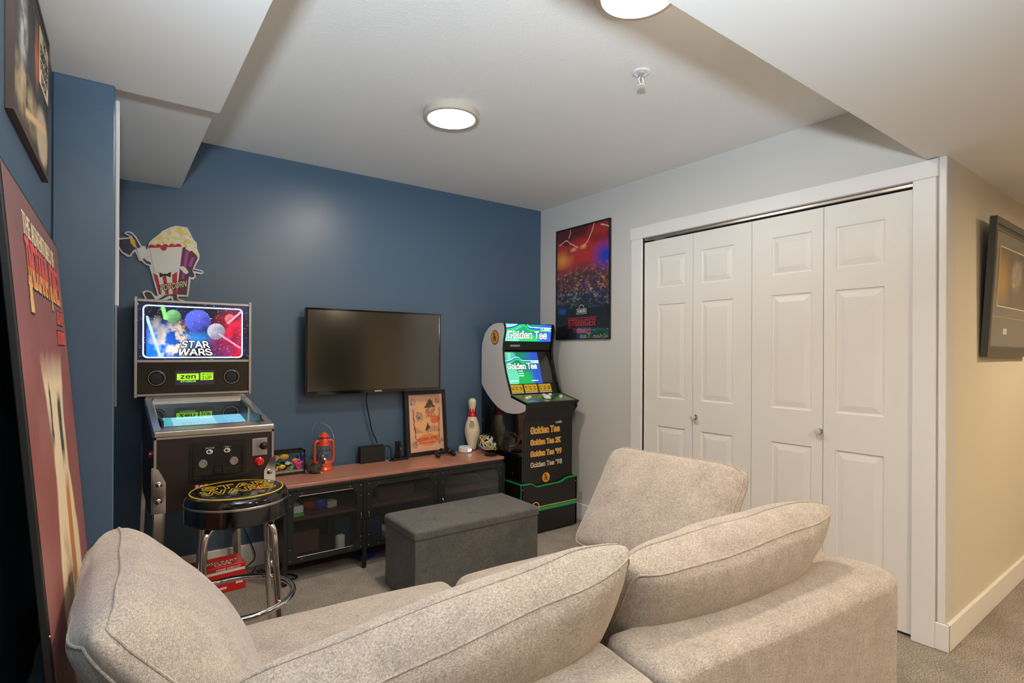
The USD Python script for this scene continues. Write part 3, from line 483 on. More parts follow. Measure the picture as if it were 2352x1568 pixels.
# framed landscape poster high on the left wall
f = Fr((xw(1.41)+.0005, 1.41, 1.746), (.024, 1, 0), (0, 0, 1)); w_, h_ = .568, .386
t = thing('film_poster', 'framed dark film poster in a bronze frame, high on the left wall', 'poster', f.at(w_/2, 0))
obj('backing_board', f.box(.004, w_-.004, .004, h_-.004, 0, .010, .001), 'black_matte', t)
picture(Fr(f.at(.012, .012), f.U, f.V), w_-.024, h_-.024, night_art, 110, 90, 'print_matte', t, off=.0106)
obj('frame', f.poly(ring(w_, h_, .012), .0125, 0), 'bronze_frame', t)
obj('title_card', f.box(.38, .553, .205, .345, .0106, .0112, .0002), 'cream_ink', t)
obj('lettering', f.poly(shapely.union_all([mv(text('THE', .020, .05), .44, .318), mv(text('EMPIRE', .030, .15), .39, .275), mv(text('STRIKES', .022, .15), .39, .245), mv(text('BACK', .022, .1), .415, .215)]), .0004, .0112), 'black_ink', t)
# framed picture in the corridor (its top hangs forward)
k = .775/.79
f = Fr((3.442*k, YC-.006, 1.272), (1, 0, 0), (0, -.052, 1)); w_, h_ = .86, .672
t = thing('corridor_picture', 'charcoal framed picture with grey mat tilting off the beige corridor wall', 'picture', f.at(w_/2, 0))
obj('backing_board', f.box(.01, w_-.01, .01, h_-.01, .001, .012, .001), 'black_matte', t)
obj('mat', f.poly(sbox(.05, .05, w_-.05, h_-.05), .002, .013), 'mat_grey', t)
obj('frame', f.poly(ring(w_, h_, .032), .028, 0), 'charcoal_frame', t); obj('frame_lip', f.poly(sbox(.028, .028, w_-.028, h_-.028).difference(sbox(.055, .055, w_-.055, h_-.055)), .018, .004), 'charcoal_frame', t)
obj('print_border', f.poly(ring(.44, .44, .006) if False else affinity.translate(sbox(0, 0, .56, .30).difference(sbox(.006, .006, .554, .294)), .15, .25), .002, .0152), 'cream_ink', t)
picture(Fr(f.at(.156, .256), f.U, f.V), .548, .288, amber_art, 70, 50, 'print_matte', t, off=.0154)
obj('mat_line', f.poly(affinity.translate(sbox(0, 0, .66, .42).difference(sbox(.002, .002, .658, .418)), .10, .20), .0004, .0152), 'gold_pale', t)
obj('caption_card', f.box(.30, .37, .115, .145, .015, .0165, .0003), 'white_ink', t)
obj('glazing', f.box(.05, w_-.05, .05, h_-.05, .021, .0225, .0002), 'clear_glass', t)
# thin panel on the wall end
t = thing('edge_panel', 'thin pale panel seen edge-on at the end of the navy wall nib', 'panel', (.022, 2.20, 1.1))
obj('board', bx(.0155, .027, 2.20, 2.29, 1.43, 2.10, .002), 'panel_white', t)
obj('curled_sheet', bx(.0155, .022, 2.20, 2.29, 1.1, 1.43, .001), 'steel_wire', t)

# ------------------------------------------------------------------ media console
CX0, CX1, CF, CB, CT = .765, 2.252, 3.115, 3.495, .547
t = thing('media_console', 'long black metal media console with mesh doors and wooden top', 'media console', ((CX0+CX1)/2, (CF+CB)/2, 0))
obj('top', bx(CX0+.004, CX1-.004, CF+.004, CB-.002, CT-.018, CT, .002), 'wood_top', t, label='reddish brown wooden top')
obj('top_frame', cat([bx(CX0, CX1, CF, CF+.02, CT-.036, CT-.0185, .001), bx(CX0, CX1, CB-.02, CB, CT-.036, CT-.0185, .001), bx(CX0, CX0+.02, CF, CB, CT-.036, CT-.0185, .001), bx(CX1-.02, CX1, CF, CB, CT-.036, CT-.0185, .001)]), 'black_metal', t)
posts = [CX0+.012, 1.2265, 1.7285, CX1-.012]
for x in posts:
    obj('leg', bx(x-.011, x+.011, CF, CF+.022, 0, CT-.036, .001), 'black_metal', t)
    obj('leg', bx(x-.011, x+.011, CB-.022, CB, 0, CT-.036, .001), 'black_metal', t)
obj('bottom_panel', bx(CX0+.01, CX1-.01, CF+.02, CB-.005, .105, .117, .001), 'black_metal', t)
obj('back_panel', bx(CX0+.01, CX1-.01, CB-.01, CB-.006, .117, CT-.037, .001), 'black_metal', t)
for x in (CX0+.002, CX1-.006): obj('side_panel', bx(x, x+.004, CF+.022, CB-.022, .117, CT-.037, .001), 'black_metal', t)
for a, b in zip(posts[:-1], posts[1:]): obj('shelf', bx(a+.012, b-.012, CF+.03, CB-.012, .338, .356, .001), 'wood_shelf', t)
DZ0, DZ1 = .118, CT-.038
for q, (a, b) in enumerate(zip(posts[:-1], posts[1:])):
    x0, x1 = a+.0125, b-.0125; fr = front(x0, CF+.004, DZ0); W_, H_ = x1-x0, DZ1-DZ0; hole = rr(.032, W_-.032, .03, H_-.03, .055, 10)
    d = obj('door', fr.poly(sbox(0, 0, W_, H_).difference(hole), .004, -.002), 'black_metal', t)
    strands = []; pu, pv = .0112, .0070; nrow = int((H_-.05)/pv)+2; ncol = int((W_-.05)/(pu/2))+2
    for r_ in range(nrow):
        pts = [(.026+k*pu/2, .026+r_*pv+(pv/2 if (k+r_) % 2 else 0)*1.0, -.001+.0012*((k+r_) % 2)) for k in range(ncol)]
        pts = [(u, min(v, H_-.026), w) for u, v, w in pts if u < W_-.026]; strands.append(fr.put(tube(pts, .0013, 4)))
    obj('mesh_screen', cat(strands), 'mesh_metal', d, smooth=False, kind='stuff')
    rv = [(u, v) for u in (.012, W_-.012) for v in (.014, .075, H_-.075, H_-.014)]+[(u, v) for u in (.075, W_-.075) for v in (.014, H_-.014)]
    obj('rivet', cat([fr.put(lathe([(.0001, .0035), (.0017, .003), (.003, .002), (.003, .001)], (u, v, 0), 8)) for u, v in rv]), 'brushed', d, kind='stuff')
    hu = W_-.011 if q == 0 else .011; obj('handle', fr.put(tube(smoothpath([(hu, H_*.46, .002), (hu, H_*.48, .010), (hu, H_*.52, .010), (hu, H_*.545, .002)], 4), .0022, 8)), 'brushed', d)
    obj('edge_rail', cat([fr.box(.06, W_-.06, H_-.029, H_-.026, .002, .005, .0008), fr.box(.05, W_-.06, .027, .030, .002, .005, .0008)]), 'aluminium' if q == 0 else 'black_metal', d)
# things inside
def slab(name, label, cat_, x0, x1, y0, y1, z0, z1, mat, tilt=0, group=None):
    m = bx(x0, x1, y0, y1, z0, z1, .002)
    if tilt: m.apply_transform(trimesh.transformations.rotation_matrix(tilt, (0, 0, 1), ((x0+x1)/2, (y0+y1)/2, z0)))
    single(name, m, mat, label, cat_, ((x0+x1)/2, (y0+y1)/2, z0))
slab('game_case', 'green game case lying on the left console shelf', 'game case', .79, .89, 3.16, 3.26, .3565, .372, 'leaf_green')
slab('white_box', 'white box lying on the green case behind the left mesh door', 'box', .785, .885, 3.17, 3.27, .3725, .412, 'toy_white', .1)
single('red_dish', lathe([(.0001, 0), (.04, 0), (.055, .025), (.05, .045), (.0001, .05)], (.965, 3.30, .3565)), 'toy_red', 'red rounded toy on the left console shelf', 'toy', (.965, 3.30, .3565))
single('blue_disc', sph((1.0, 3.21, .3565+.036), .036, 3, (1, .45, 1)), 'toy_blue', 'round blue toy propped on the left console shelf', 'toy', (1.0, 3.21, .3565))
slab('white_controller', 'small white controller beside the blue toy in the console', 'controller', 1.04, 1.10, 3.24, 3.29, .3565, .395, 'toy_white', .2)
slab('dark_box', 'dark box under the left console shelf', 'box', .84, 1.0, 3.25, 3.4, .1175, .24, 'wood_shelf')
slab('teal_case', 'teal case low in the left console bay near the post', 'game case', 1.10, 1.19, 3.25, 3.40, .1175, .27, 'dark_teal')
slab('white_cartridge', 'small white cartridge low behind the left mesh door', 'cartridge', 1.08, 1.125, 3.17, 3.2, .1175, .20, 'toy_white', .3)
slab('navy_case', 'navy case standing in the middle console bay', 'game case', 1.27, 1.37, 3.20, 3.36, .1175, .25, 'toy_navy')
slab('white_case', 'pale case on the floor of the middle console bay', 'game case', 1.40, 1.52, 3.18, 3.36, .1175, .155, 'toy_white')
slab('brown_box', 'brown box on the middle console shelf', 'box', 1.35, 1.60, 3.22, 3.42, .3565, .43, 'wood_shelf')
slab('console_box', 'dark box on the right console shelf', 'box', 1.85, 2.1, 3.22, 3.42, .3565, .42, 'black_satin')
slab('blue_toy', 'small blue toy on the carpet under the media console', 'toy', 1.235, 1.34, 3.24, 3.31, 0.001, .03, 'toy_blue', .2)
single('power_cable', tube(smoothpath([(.70, 3.42, .010), (.72, 3.30, .008), (.78, 3.20, .007), (.86, 3.19, .007), (.84, 3.26, .007), (.76, 3.30, .007), (.72, 3.42, .01)]), .0045, 8), 'black_rubber', 'loop of black power cable on the carpet under the left end of the console', 'cable', (.76, 3.28, 0))

# ------------------------------------------------------------------ things on the console
Z0 = CT+.0005
# toy aquarium
ax0, ax1, ay0, ay1, ah = .665, .958, 3.385, 3.475, .142
t = thing('toy_aquarium', 'small toy aquarium with bright fish and coral in a black frame', 'toy aquarium', ((ax0+ax1)/2, (ay0+ay1)/2, Z0))
obj('base', bx(ax0, ax1, ay0, ay1, Z0, Z0+.014, .001), 'black_satin', t)
obj('gravel_bed', bx(ax0+.006, ax1-.006, ay0+.006, ay1-.006, Z0+.014, Z0+.022, .001), 'gravel', t)
zt = Z0+ah; obj('top_frame', cat([bx(ax0, ax1, ay0, ay0+.009, zt-.014, zt, .001), bx(ax0, ax1, ay1-.009, ay1, zt-.014, zt, .001), bx(ax0, ax0+.009, ay0, ay1, zt-.014, zt, .001), bx(ax1-.009, ax1, ay0, ay1, zt-.014, zt, .001)]), 'black_satin', t)
for x in (ax0, ax1-.007):
    for y in (ay0, ay1-.007): obj('corner_post', bx(x, x+.007, y, y+.007, Z0+.014, zt-.014, .001), 'black_satin', t)
obj('pane', cat([box0(ax0+.007, ax1-.007, ay0+.002, ay0+.004, Z0+.014, zt-.014), box0(ax1-.005, ax1-.003, ay0+.007, ay1-.007, Z0+.014, zt-.014)]), 'tank_glass', t, smooth=False)
def fish(x, y, z, s, mat, name, body=(1, .35, .62), d=1):
    b = [sph((x, y, z), s, 2, body), hull([(x-d*s*.8, y-.002, z), (x-d*s*.8, y+.002, z), (x-d*s*1.5, y-.002, z+s*.5), (x-d*s*1.5, y+.002, z+s*.5), (x-d*s*1.5, y-.002, z-s*.5), (x-d*s*1.5, y+.002, z-s*.5)]),
         hull([(x-s*.3, y-.0015, z+s*.45), (x+s*.3, y-.0015, z+s*.45), (x-s*.3, y+.0015, z+s*.45), (x-s*.1, y, z+s*.95)])]
    obj(name, cat(b), mat, t)
fish(.845, 3.42, Z0+.105, .026, 'fish_yellow', 'fish', d=1); fish(.905, 3.41, Z0+.08, .020, 'fish_orange', 'fish', d=-1); fish(.83, 3.405, Z0+.05, .020, 'fish_yellow', 'fish'); fish(.868, 3.43, Z0+.062, .018, 'toy_white', 'fish', d=-1); fish(.797, 3.405, Z0+.035, .012, 'fish_orange', 'fish')
def coral(x, y, z, h, mat, name, n, seed):
    r = np.random.RandomState(seed); obj(name, cat([tube(smoothpath([(x, y, z), (x+r.uniform(-.3, .3)*h, y+r.uniform(-.1, .1)*h, z+h*.5), (x+r.uniform(-.6, .6)*h, y+r.uniform(-.15, .15)*h, z+h*r.uniform(.8, 1))], 3), [h*.10]*4+[h*.13]*3, 6) for _ in range(n)]), mat, t)
coral(.925, 3.41, Z0+.022, .05, 'coral_pink', 'coral', 7, 1); coral(.80, 3.42, Z0+.085, .035, 'coral_pale', 'coral', 6, 2); coral(.81, 3.43, Z0+.022, .065, 'plant_green', 'plant', 4, 3); coral(.875, 3.40, Z0+.022, .026, 'leaf_green', 'plant', 6, 4); coral(.785, 3.41, Z0+.022, .03, 'toy_red', 'coral', 6, 5); coral(.90, 3.45, Z0+.022, .03, 'toy_white', 'coral', 5, 6); coral(.85, 3.44, Z0+.022, .05, 'black_satin', 'rock', 5, 7); coral(.94, 3.45, Z0+.03, .08, 'toy_blue', 'plant', 2, 8)
# lantern
lx, ly = 1.082, 3.425
t = thing('storm_lantern', 'orange-red storm lantern with clear globe on the console', 'lantern', (lx, ly, Z0)); c = (lx, ly, Z0)
obj('fuel_base', lathe([(.0001, 0), (.058, 0), (.059, .006), (.052, .016), (.046, .022), (.045, .045), (.038, .054), (.028, .058), (.0001, .058)], c), 'lantern_red', t)
obj('burner', lathe([(.0001, .058), (.026, .058), (.027, .066), (.02, .075), (.0001, .08)], c), 'brushed', t)
obj('globe', lathe([(.026, .066), (.036, .085), (.042, .105), (.040, .125), (.032, .142), (.027, .15), (.025, .15), (.030, .141), (.038, .124), (.040, .105), (.034, .086), (.024, .068)], c), 'globe_glass', t)
obj('hood', lathe([(.026, .148), (.036, .148), (.038, .153), (.034, .158), (.031, .185), (.026, .192), (.0001, .192)], c), 'lantern_red', t)
obj('chimney', lathe([(.0001, .19), (.022, .19), (.022, .2), (.034, .206), (.03, .212), (.018, .22), (.014, .228), (.004, .234), (.0001, .234)], c), 'lantern_red', t)
for s in (-1, 1):
    obj('side_tube', tube(smoothpath([(lx+s*.030, ly, Z0+.178), (lx+s*.046, ly, Z0+.178), (lx+s*.056, ly, Z0+.162), (lx+s*.057, ly, Z0+.12), (lx+s*.058, ly, Z0+.075), (lx+s*.054, ly, Z0+.05), (lx+s*.042, ly, Z0+.036)], 6), .0078, 12), 'lantern_red', t)
obj('globe_wire', cat([tube([(lx+.043*math.cos(a), ly+.043*math.sin(a), Z0+.112+.006*math.sin(2*a+ph)) for a in np.linspace(0, 2*PI, 33)[:-1]], .0011, 6, True) for ph in (0, 2.)]), 'steel_wire', t)
obj('bail_handle', tube(smoothpath([(lx-.060, ly, Z0+.15), (lx-.068, ly+.005, Z0+.19), (lx-.066, ly+.02, Z0+.25), (lx-.035, ly+.04, Z0+.287), (lx-.022, ly+.045, Z0+.295), (lx, ly+.045, Z0+.285), (lx+.045, ly+.035, Z0+.255), (lx+.063, ly+.01, Z0+.20), (lx+.060, ly, Z0+.15)], 6), .0016, 8), 'steel_wire', t)
# squirrel figurine
qx, qy = 1.012, 3.345
def bones(J, B, cell=.0035):
    m = None
    for a, b in B:
        s1, s2 = (trimesh.creation.icosphere(2, J[k][3]).vertices+np.array(J[k][:3]) for k in (a, b)); h_ = m3.Manifold.hull_points(np.vstack([s1, s2])); m = h_ if m is None else m+h_
    q = tm(m.refine_to_length(cell)); q.merge_vertices(); trimesh.smoothing.filter_taubin(q, iterations=8); return q
J = dict(hip=(-.018, 0, .022, .022), chest=(.012, 0, .036, .018), neck=(.022, 0, .052, .012), head=(.030, 0, .066, .0145), nose=(.045, -.004, .060, .007), t0=(-.034, .004, .012, .008), t1=(-.046, .004, .03, .013), t2=(-.044, .004, .055, .016), t3=(-.030, .004, .068, .014), f1=(.022, -.010, .03, .006), f2=(.034, -.008, .036, .005), g1=(.022, .010, .03, .006), g2=(.034, .008, .036, .005), h1=(-.008, -.014, .014, .010), h2=(.014, -.016, .006, .006), i1=(-.008, .014, .014, .010), i2=(.014, .016, .006, .006))
J = {k: (qx+v[0]*1.05, qy+v[1]*1.05, Z0+v[2]*1.05-.0006, v[3]*1.05) for k, v in J.items()}
t = thing('squirrel_figurine', 'dark brown squirrel figurine crouching in front of the lantern', 'figurine', (qx, qy, Z0))
obj('body', bones(J, [('hip', 'chest'), ('chest', 'neck'), ('neck', 'head'), ('head', 'nose'), ('hip', 't0'), ('t0', 't1'), ('t1', 't2'), ('t2', 't3'), ('chest', 'f1'), ('f1', 'f2'), ('chest', 'g1'), ('g1', 'g2'), ('hip', 'h1'), ('h1', 'h2'), ('hip', 'i1'), ('i1', 'i2')]), 'fur_dark', t, smooth=True)
H = np.array(J['head'][:3]); obj('ear', cat([sph(H+[-.004, s*.009, .016], .006, 2, (.6, .8, 1.3)) for s in (-1, 1)]), 'fur_dark', t); obj('eye', cat([sph(H+[.010, s*.0115, .004], .0026, 2) for s in (-1, 1)]), 'black_gloss', t)
obj('muzzle', sph(np.array(J['nose'][:3])+[.002, 0, -.001], .0072, 2), 'fur_tan', t); obj('nut', sph((qx+.040, qy, Z0+.038), .007, 2), 'fur_tan', t); obj('paw', cat([sph((qx+.02, qy+s*.017, Z0+.005), .006, 2, (1.6, 1, .8)) for s in (-1, 1)]), 'fur_tan', t)
# game dock
t = thing('game_dock', 'black upright game console dock standing on the console under the cord', 'game dock', (1.41, 3.47, Z0))
obj('front_shell', rbox(1.326, 1.497, 3.447, 3.458, Z0, Z0+.104, .004), 'black_matte', t); obj('back_shell', rbox(1.326, 1.497, 3.470, 3.497, Z0, Z0+.110, .005), 'black_matte', t); obj('slot_floor', bx(1.33, 1.493, 3.456, 3.472, Z0, Z0+.04, .001), 'black_matte', t); obj('tablet', bx(1.335, 1.488, 3.4605, 3.4685, Z0+.04, Z0+.108, .002), 'black_gloss', t)
t = thing('controller_charger', 'black controller charging stand between the dock and the framed print', 'charging stand', (1.60, 3.45, Z0))
obj('base', rbox(1.545, 1.655, 3.415, 3.475, Z0, Z0+.016, .005), 'black_satin', t); obj('tower', rbox(1.575, 1.612, 3.445, 3.468, Z0+.015, Z0+.125, .005), 'black_satin', t); obj('grip', rbox(1.592, 1.612, 3.430, 3.447, Z0+.016, Z0+.110, .006), 'black_matte', t); obj('emblem', cat([front(1.6, 3.4294, Z0+.075).poly(Point(.002, 0).buffer(.007).difference(Point(.002, 0).buffer(.005)), .0008)]), 'aluminium', t)
single('dock_cable', tube(smoothpath([(1.50, 3.475, Z0+.095), (1.53, 3.478, Z0+.094), (1.547, 3.478, Z0+.08), (1.552, 3.48, Z0+.05), (1.55, 3.48, Z0+.02), (1.54, 3.45, Z0+.006), (1.52, 3.43, Z0+.005), (1.55, 3.405, Z0+.005)], 6), .004, 8), 'black_rubber', 'short black cable looping from the game dock to the charging stand', 'cable', (1.53, 3.46, Z0))
# framed print leaning on the wall
p0, p1 = np.array([1.662, 3.455, Z0]), np.array([2.0, 3.484, Z0]); U_ = (p1-p0)/np.linalg.norm(p1-p0); N_ = np.array([-U_[1], U_[0], 0]); V_ = np.array([0, 0, 1.0])*.46+N_*.043
f = Fr(p0, U_, V_); w_, h_ = np.linalg.norm(p1-p0), .462
t = thing('framed_print', 'black framed orange film print leaning under the television', 'framed print', (p0+p1)/2)
obj('backing_board', f.box(.004, w_-.004, .004, h_-.004, -.016, -.004, .001), 'black_matte', t); picture(Fr(f.at(.028, .028), f.U, f.V), w_-.056, h_-.056, peach_art, 110, 150, 'print_matte', t, off=-.0034)
obj('frame', f.poly(ring(w_, h_, .030), .02, -.018), 'frame_black', t); obj('lettering', f.poly(affinity.rotate(mv(text('INDIANA JONES', .022, .20, slant=.25), .075, .10), 5, origin=(.1, .1)).union(mv(text('AND THE LAST CRUSADE', .009, .14), .10, .085)), .0006, -.0032), 'red_ink', t, label='dark red slanted film title'); obj('glazing', f.box(.03, w_-.03, .03, h_-.03, -.001, .0002, .0002), 'clear_glass', t)
# gamepad
gx, gy = 1.905, 3.375
J = dict(a=(-.035, .012, .03, .017), b=(.035, .012, .03, .017), l1=(-.052, .004, .028, .020), l2=(-.062, -.034, .016, .0155), r1=(.052, .004, .028, .020), r2=(.062, -.034, .016, .0155))
J = {k: (gx+v[0], gy+v[1], Z0+v[2], v[3]) for k, v in J.items()}
t = thing('gamepad', 'black game controller lying before the framed print', 'game controller', (gx, gy, Z0))
obj('shell', bones(J, [('a', 'b'), ('a', 'l1'), ('l1', 'l2'), ('b', 'r1'), ('r1', 'r2')]), 'black_satin', t, smooth=True); obj('touchpad', rbox(gx-.024, gx+.024, gy-.002, gy+.024, Z0+.040, Z0+.049, .003), 'black_matte', t)
for s in (-1, 1): obj('thumbstick', lathe([(.0001, 0), (.006, 0), (.006, .012), (.0095, .014), (.0095, .019), (.0001, .018)], (gx+s*.026, gy-.010, Z0+.040), 20), 'black_rubber', t)
obj('trim_line', cat([tube([(gx+s*.050+.016*math.cos(a), gy-.014, Z0+.026+.016*math.sin(a)) for a in np.linspace(.3, PI-.3, 9)], .0012, 6) for s in (-1, 1)]), 'aluminium', t)
# smart speaker clock
cx_, cy_ = 2.112, 3.425
t = thing('smart_clock', 'round white smart speaker clock reading 2:25 in front of the pin', 'clock', (cx_, cy_, Z0))
obj('body', lathe([(.0001, 0), (.044, 0), (.0495, .005), (.0505, .02), (.0495, .036), (.045, .0425), (.0001, .043)], (cx_, cy_, Z0), 56), 'white_plastic', t)
md = extr(text('2:25', .016, .036), .0006); a = -PI/2+.12+(np.asarray(md.vertices)[:, 0]-.012)/.0508; v = np.asarray(md.vertices); md.vertices = np.c_[cx_+(.0508+v[:, 2])*np.cos(a), cy_+(.0508+v[:, 2])*np.sin(a), Z0+.012+v[:, 1]]
obj('digit', md, 'glow_led', t, smooth=False)
# bowling pin
px_, py_ = 2.196, 3.462
prof = np.array([(.0001, 0), (.026, 0), (.0285, .004), (.033, .03), (.045, .075), (.055, .11), (.0585, .135), (.057, .165), (.048, .205), (.034, .245), (.0255, .275), (.0228, .295), (.0245, .315), (.029, .34), (.031, .355), (.029, .372), (.022, .383), (.010, .389), (.0001, .390)])
zz = np.concatenate([np.linspace(0, .383, 90), [.386, .3885, .390]]); pr = np.interp(zz, prof[:, 1], prof[:, 0]); pr[0] = .0001; pr = np.convolve(np.pad(pr, 2, 'edge'), np.ones(5)/5, 'valid'); pr[-1] = .0001; pr[0] = .0001; pr[1] = .027
t = thing('bowling_pin', 'ivory bowling pin with red crown band beside the arcade cabinet', 'bowling pin', (px_, py_, Z0))
obj('body', lathe(np.c_[pr, zz], (px_, py_, Z0), 56), 'pin_ivory', t, smooth=True)
def wrap(poly, h0, cam_dir=-PI/2-.57, eps=.0006):
    m = extr(poly.segmentize(.004), .0006); m = m.subdivide_to_size(.006) if hasattr(m, 'subdivide_to_size') else m; v = np.asarray(m.vertices); r_ = np.interp(v[:, 1]+h0, zz, pr)+eps+v[:, 2]; an = cam_dir+v[:, 0]/.05
    m.vertices = np.c_[px_+r_*np.cos(an), py_+r_*np.sin(an), Z0+h0+v[:, 1]]; return m
nb = 8; band = []
for k in range(nb):
    a0, a1 = k*2*PI/nb, (k+1)*2*PI/nb
    for j in range(8):
        f0, f1 = j/8, (j+1)/8; h = lambda q: .285+.036*(1-abs(2*q-1))
        for (b0, b1, h0, h1) in [(a0+(a1-a0)*f0, a0+(a1-a0)*f1, h(f0), h(f1))]:
            col = []
            for g in range(7):
                for (bb, hh) in ((b0, h0), (b1, h1)):
                    z_ = .252+(hh-.252)*g/6; r_ = np.interp(z_, zz, pr)+.0007; col.append((px_+r_*math.cos(bb), py_+r_*math.sin(bb), Z0+z_))
            band.append(trimesh.Trimesh(col, [q for g in range(6) for q in ((2*g, 2*g+1, 2*g+3), (2*g, 2*g+3, 2*g+2))], process=False))
obj('crown_band', cat(band), 'pin_red', t, label='red crown band')
bl = text('B', .036, .030); obj('emblem', wrap(mv(bl.buffer(.002).difference(bl.buffer(-.0016)), -.016, 0), .185), 'black_ink', t); obj('lettering', wrap(mv(text('Brunswick', .008, .034), -.017, 0), .170), 'red_ink', t)
# maze ball, its ring, the disc
bxx, byy, br = 2.221, 3.285, .073; bc = np.array([bxx, byy, Z0+br+.004])
t = thing('maze_ball', 'clear maze puzzle ball with yellow ring on the right console end', 'puzzle ball', (bxx, byy, Z0))
obj('shell', sph(bc, br, 4), 'globe_glass', t, smooth=True)
ax_ = np.array([.45, -.45, .77]); ax_ /= np.linalg.norm(ax_); e1 = np.cross(ax_, [0, 0, 1.]); e1 /= np.linalg.norm(e1); e2 = np.cross(ax_, e1); cc = np.linspace(0, 2*PI, 49)[:-1]
obj('ring', tube([bc+(br+.002)*(math.cos(a)*e1+math.sin(a)*e2) for a in cc], .0042, 10, True), 'maze_yellow', t, label='yellow ring')
mz = []
for k, (rr_, ti) in enumerate([(.056, .2), (.048, .9), (.040, -.6), (.058, -1.1), (.03, .4)]):
    n_ = np.array([math.cos(ti*2+k), math.sin(ti*2+k)*.8, math.sin(ti)]); n_ /= np.linalg.norm(n_); u1 = np.cross(n_, [0.3, .2, 1.]); u1 /= np.linalg.norm(u1); u2 = np.cross(n_, u1)
    P = [bc+rr_*(math.cos(a)*u1+math.sin(a)*u2) for a in np.linspace(0, 4.6, 24)]; mz += [tube(P, .0026, 6), tube([p+n_*.008 for p in P], .002, 6)]
mz.append(trimesh.Trimesh(bx(-.02, .02, -.006, .006, -.03, .03).vertices@np.array([e1, e2, ax_])+bc+[.012, 0, .012], bx(-.02, .02, -.006, .006, -.03, .03).faces, process=False))
obj('maze_track', cat(mz), 'maze_grey', t); obj('marker', cat([sph(bc+[-.03, -.03, .01], .010, 2), cyl(bc+[-.03, -.03, 0], bc+[-.02, -.02, -.03], .003, 8)]), 'maze_yellow', t)
obj('foot_ring', lathe([(.018, 0), (.026, 0), (.026, .006), (.018, .006)], (bxx, byy, Z0), 32), 'tank_glass', t)
single('black_coaster', lathe([(.0001, 0), (.044, 0), (.048, .003), (.048, .008), (.040, .013), (.034, .012), (.0001, .0115)], (2.195, 3.212, Z0), 48), 'black_satin', 'flat round black disc at the right front corner of the console', 'disc', (2.195, 3.212, Z0))

# ------------------------------------------------------------------ pinball machine
PX0, PX1, PF, PB = .146, .597, 2.60, 3.46
t = thing('pinball_machine', 'home pinball machine with lit space backglass by the navy wall', 'pinball machine', ((PX0+PX1)/2, (PF+PB)/2, 0))
side = Polygon([(PF, .63), (PF, .935), (3.29, 1.035), (PB, 1.035), (PB, .56), (2.95, .56)])
body = Fr((PX0, 0, 0), (0, 1, 0), (0, 0, 1)).put(extr(side, PX1-PX0))
cut = m3.Manifold.hull_points(np.array([(x, y, z) for x in (.178, .566) for y, z in ((2.67, .86), (2.67, 1.2), (3.20, .94), (3.20, 1.2))], float))
obj('cabinet', tm(mani(body)-cut), 'black_satin', t)
f = front(0, PF, 0)
obj('front_panel', f.box(PX0+.004, PX1-.004, .63, .932, 0, .004, .001), 'space_print', t, label='dark star-speckled front panel')
sl = (1.045-.957)/(3.25-2.60); top = lambda y: .953+(y-2.60)*sl
def rail(x0, x1, y0, y1, dz=.010): return hull([(x, y, top(y)+d) for x in (x0, x1) for y in (y0, y1) for d in (-.022, dz-.008)]+[(x+(.004 if x == x0 else -.004), y, top(y)+dz-.004) for x in (x0, x1) for y in (y0, y1)])
obj('side_rail', rail(PX0-.003, PX0+.030, 2.62, 3.25), 'brushed', t); obj('side_rail', rail(PX1-.030, PX1+.003, 2.62, 3.25), 'brushed', t)
obj('lock_bar', hull(np.vstack([trimesh.creation.uv_sphere(.008, count=[10, 10]).vertices+[x, y, z] for x in (PX0+.005, PX1-.005) for y, z in ((PF-.002, .952), (PF-.002, .940), (2.672, top(2.672)-.006))])), 'brushed', t)
obj('top_bar', rail(PX0+.03, PX1-.03, 3.19, 3.245, .016), 'brushed', t)
obj('apron', cat([rail(PX0+.03, PX1-.03, 2.665, 2.70, .002)]), 'black_satin', t)
g = Fr((.180, 2.69, top(2.69)-.075), (1, 0, 0), (0, 1, sl)); picture(Fr(g.at(.008, .012), g.U, g.V), .37, .46, teal_art, 60, 60, 'print_bright', t, 'playfield_screen', 0.0)
obj('cavity_lining', cat([box0(.179, .187, 2.69, 3.19, .86, .99), box0(.557, .565, 2.69, 3.19, .86, .99), box0(.18, .565, 3.185, 3.195, .88, 1.03)]), 'black_metal', t)
gl = Fr((.176, 2.675, top(2.675)-.004), (1, 0, 0), (0, 1, sl)); obj('playfield_glass', gl.box(0, .392, 0, .53, 0, .002, .0003), 'clear_glass', t)
obj('front_trim', cat([f.box(PX0, PX0+.010, .63, .935, .003, .007, .001), f.box(PX1-.010, PX1, .63, .935, .003, .007, .001), f.box(PX0, PX1, .925, .936, .003, .007, .001)]), 'aluminium', t)
d = obj('coin_door', f.poly(rr(.270, .485, .742, .902, .01), .006, .004), 'black_satin', t); obj('door_rim', f.poly(rr(.283, .472, .755, .888, .008).difference(rr(.291, .464, .763, .880, .006)), .007, .009), 'black_gloss', d); obj('door_plate', f.poly(rr(.291, .464, .763, .880, .006), .003, .009), 'black_satin', d)
obj('coin_return', f.poly(rr(.357, .394, .765, .803, .006).difference(rr(.362, .389, .770, .798, .004)), .006, .0115), 'black_gloss', d)
for x in (.317, .433): obj('coin_button', f.put(lathe([(.0001, .010), (.0095, .010), (.010, .008), (.0105, .0125), (.0155, .0125), (.0175, .008), (.0175, 0)], (x, .814, .0115), 32)), 'aluminium', d)
for x in (.342, .408): obj('switch', f.poly(affinity.scale(Point(x, .861).buffer(.01, quad_segs=12), 1.25, .95).difference(affinity.scale(Point(x, .861).buffer(.007), 1.2, .8)), .004, .0115), 'white_plastic', d); obj('switch_lever', f.put(sph((x+.003, .861, .014), .0052, 2)), 'aluminium', d)
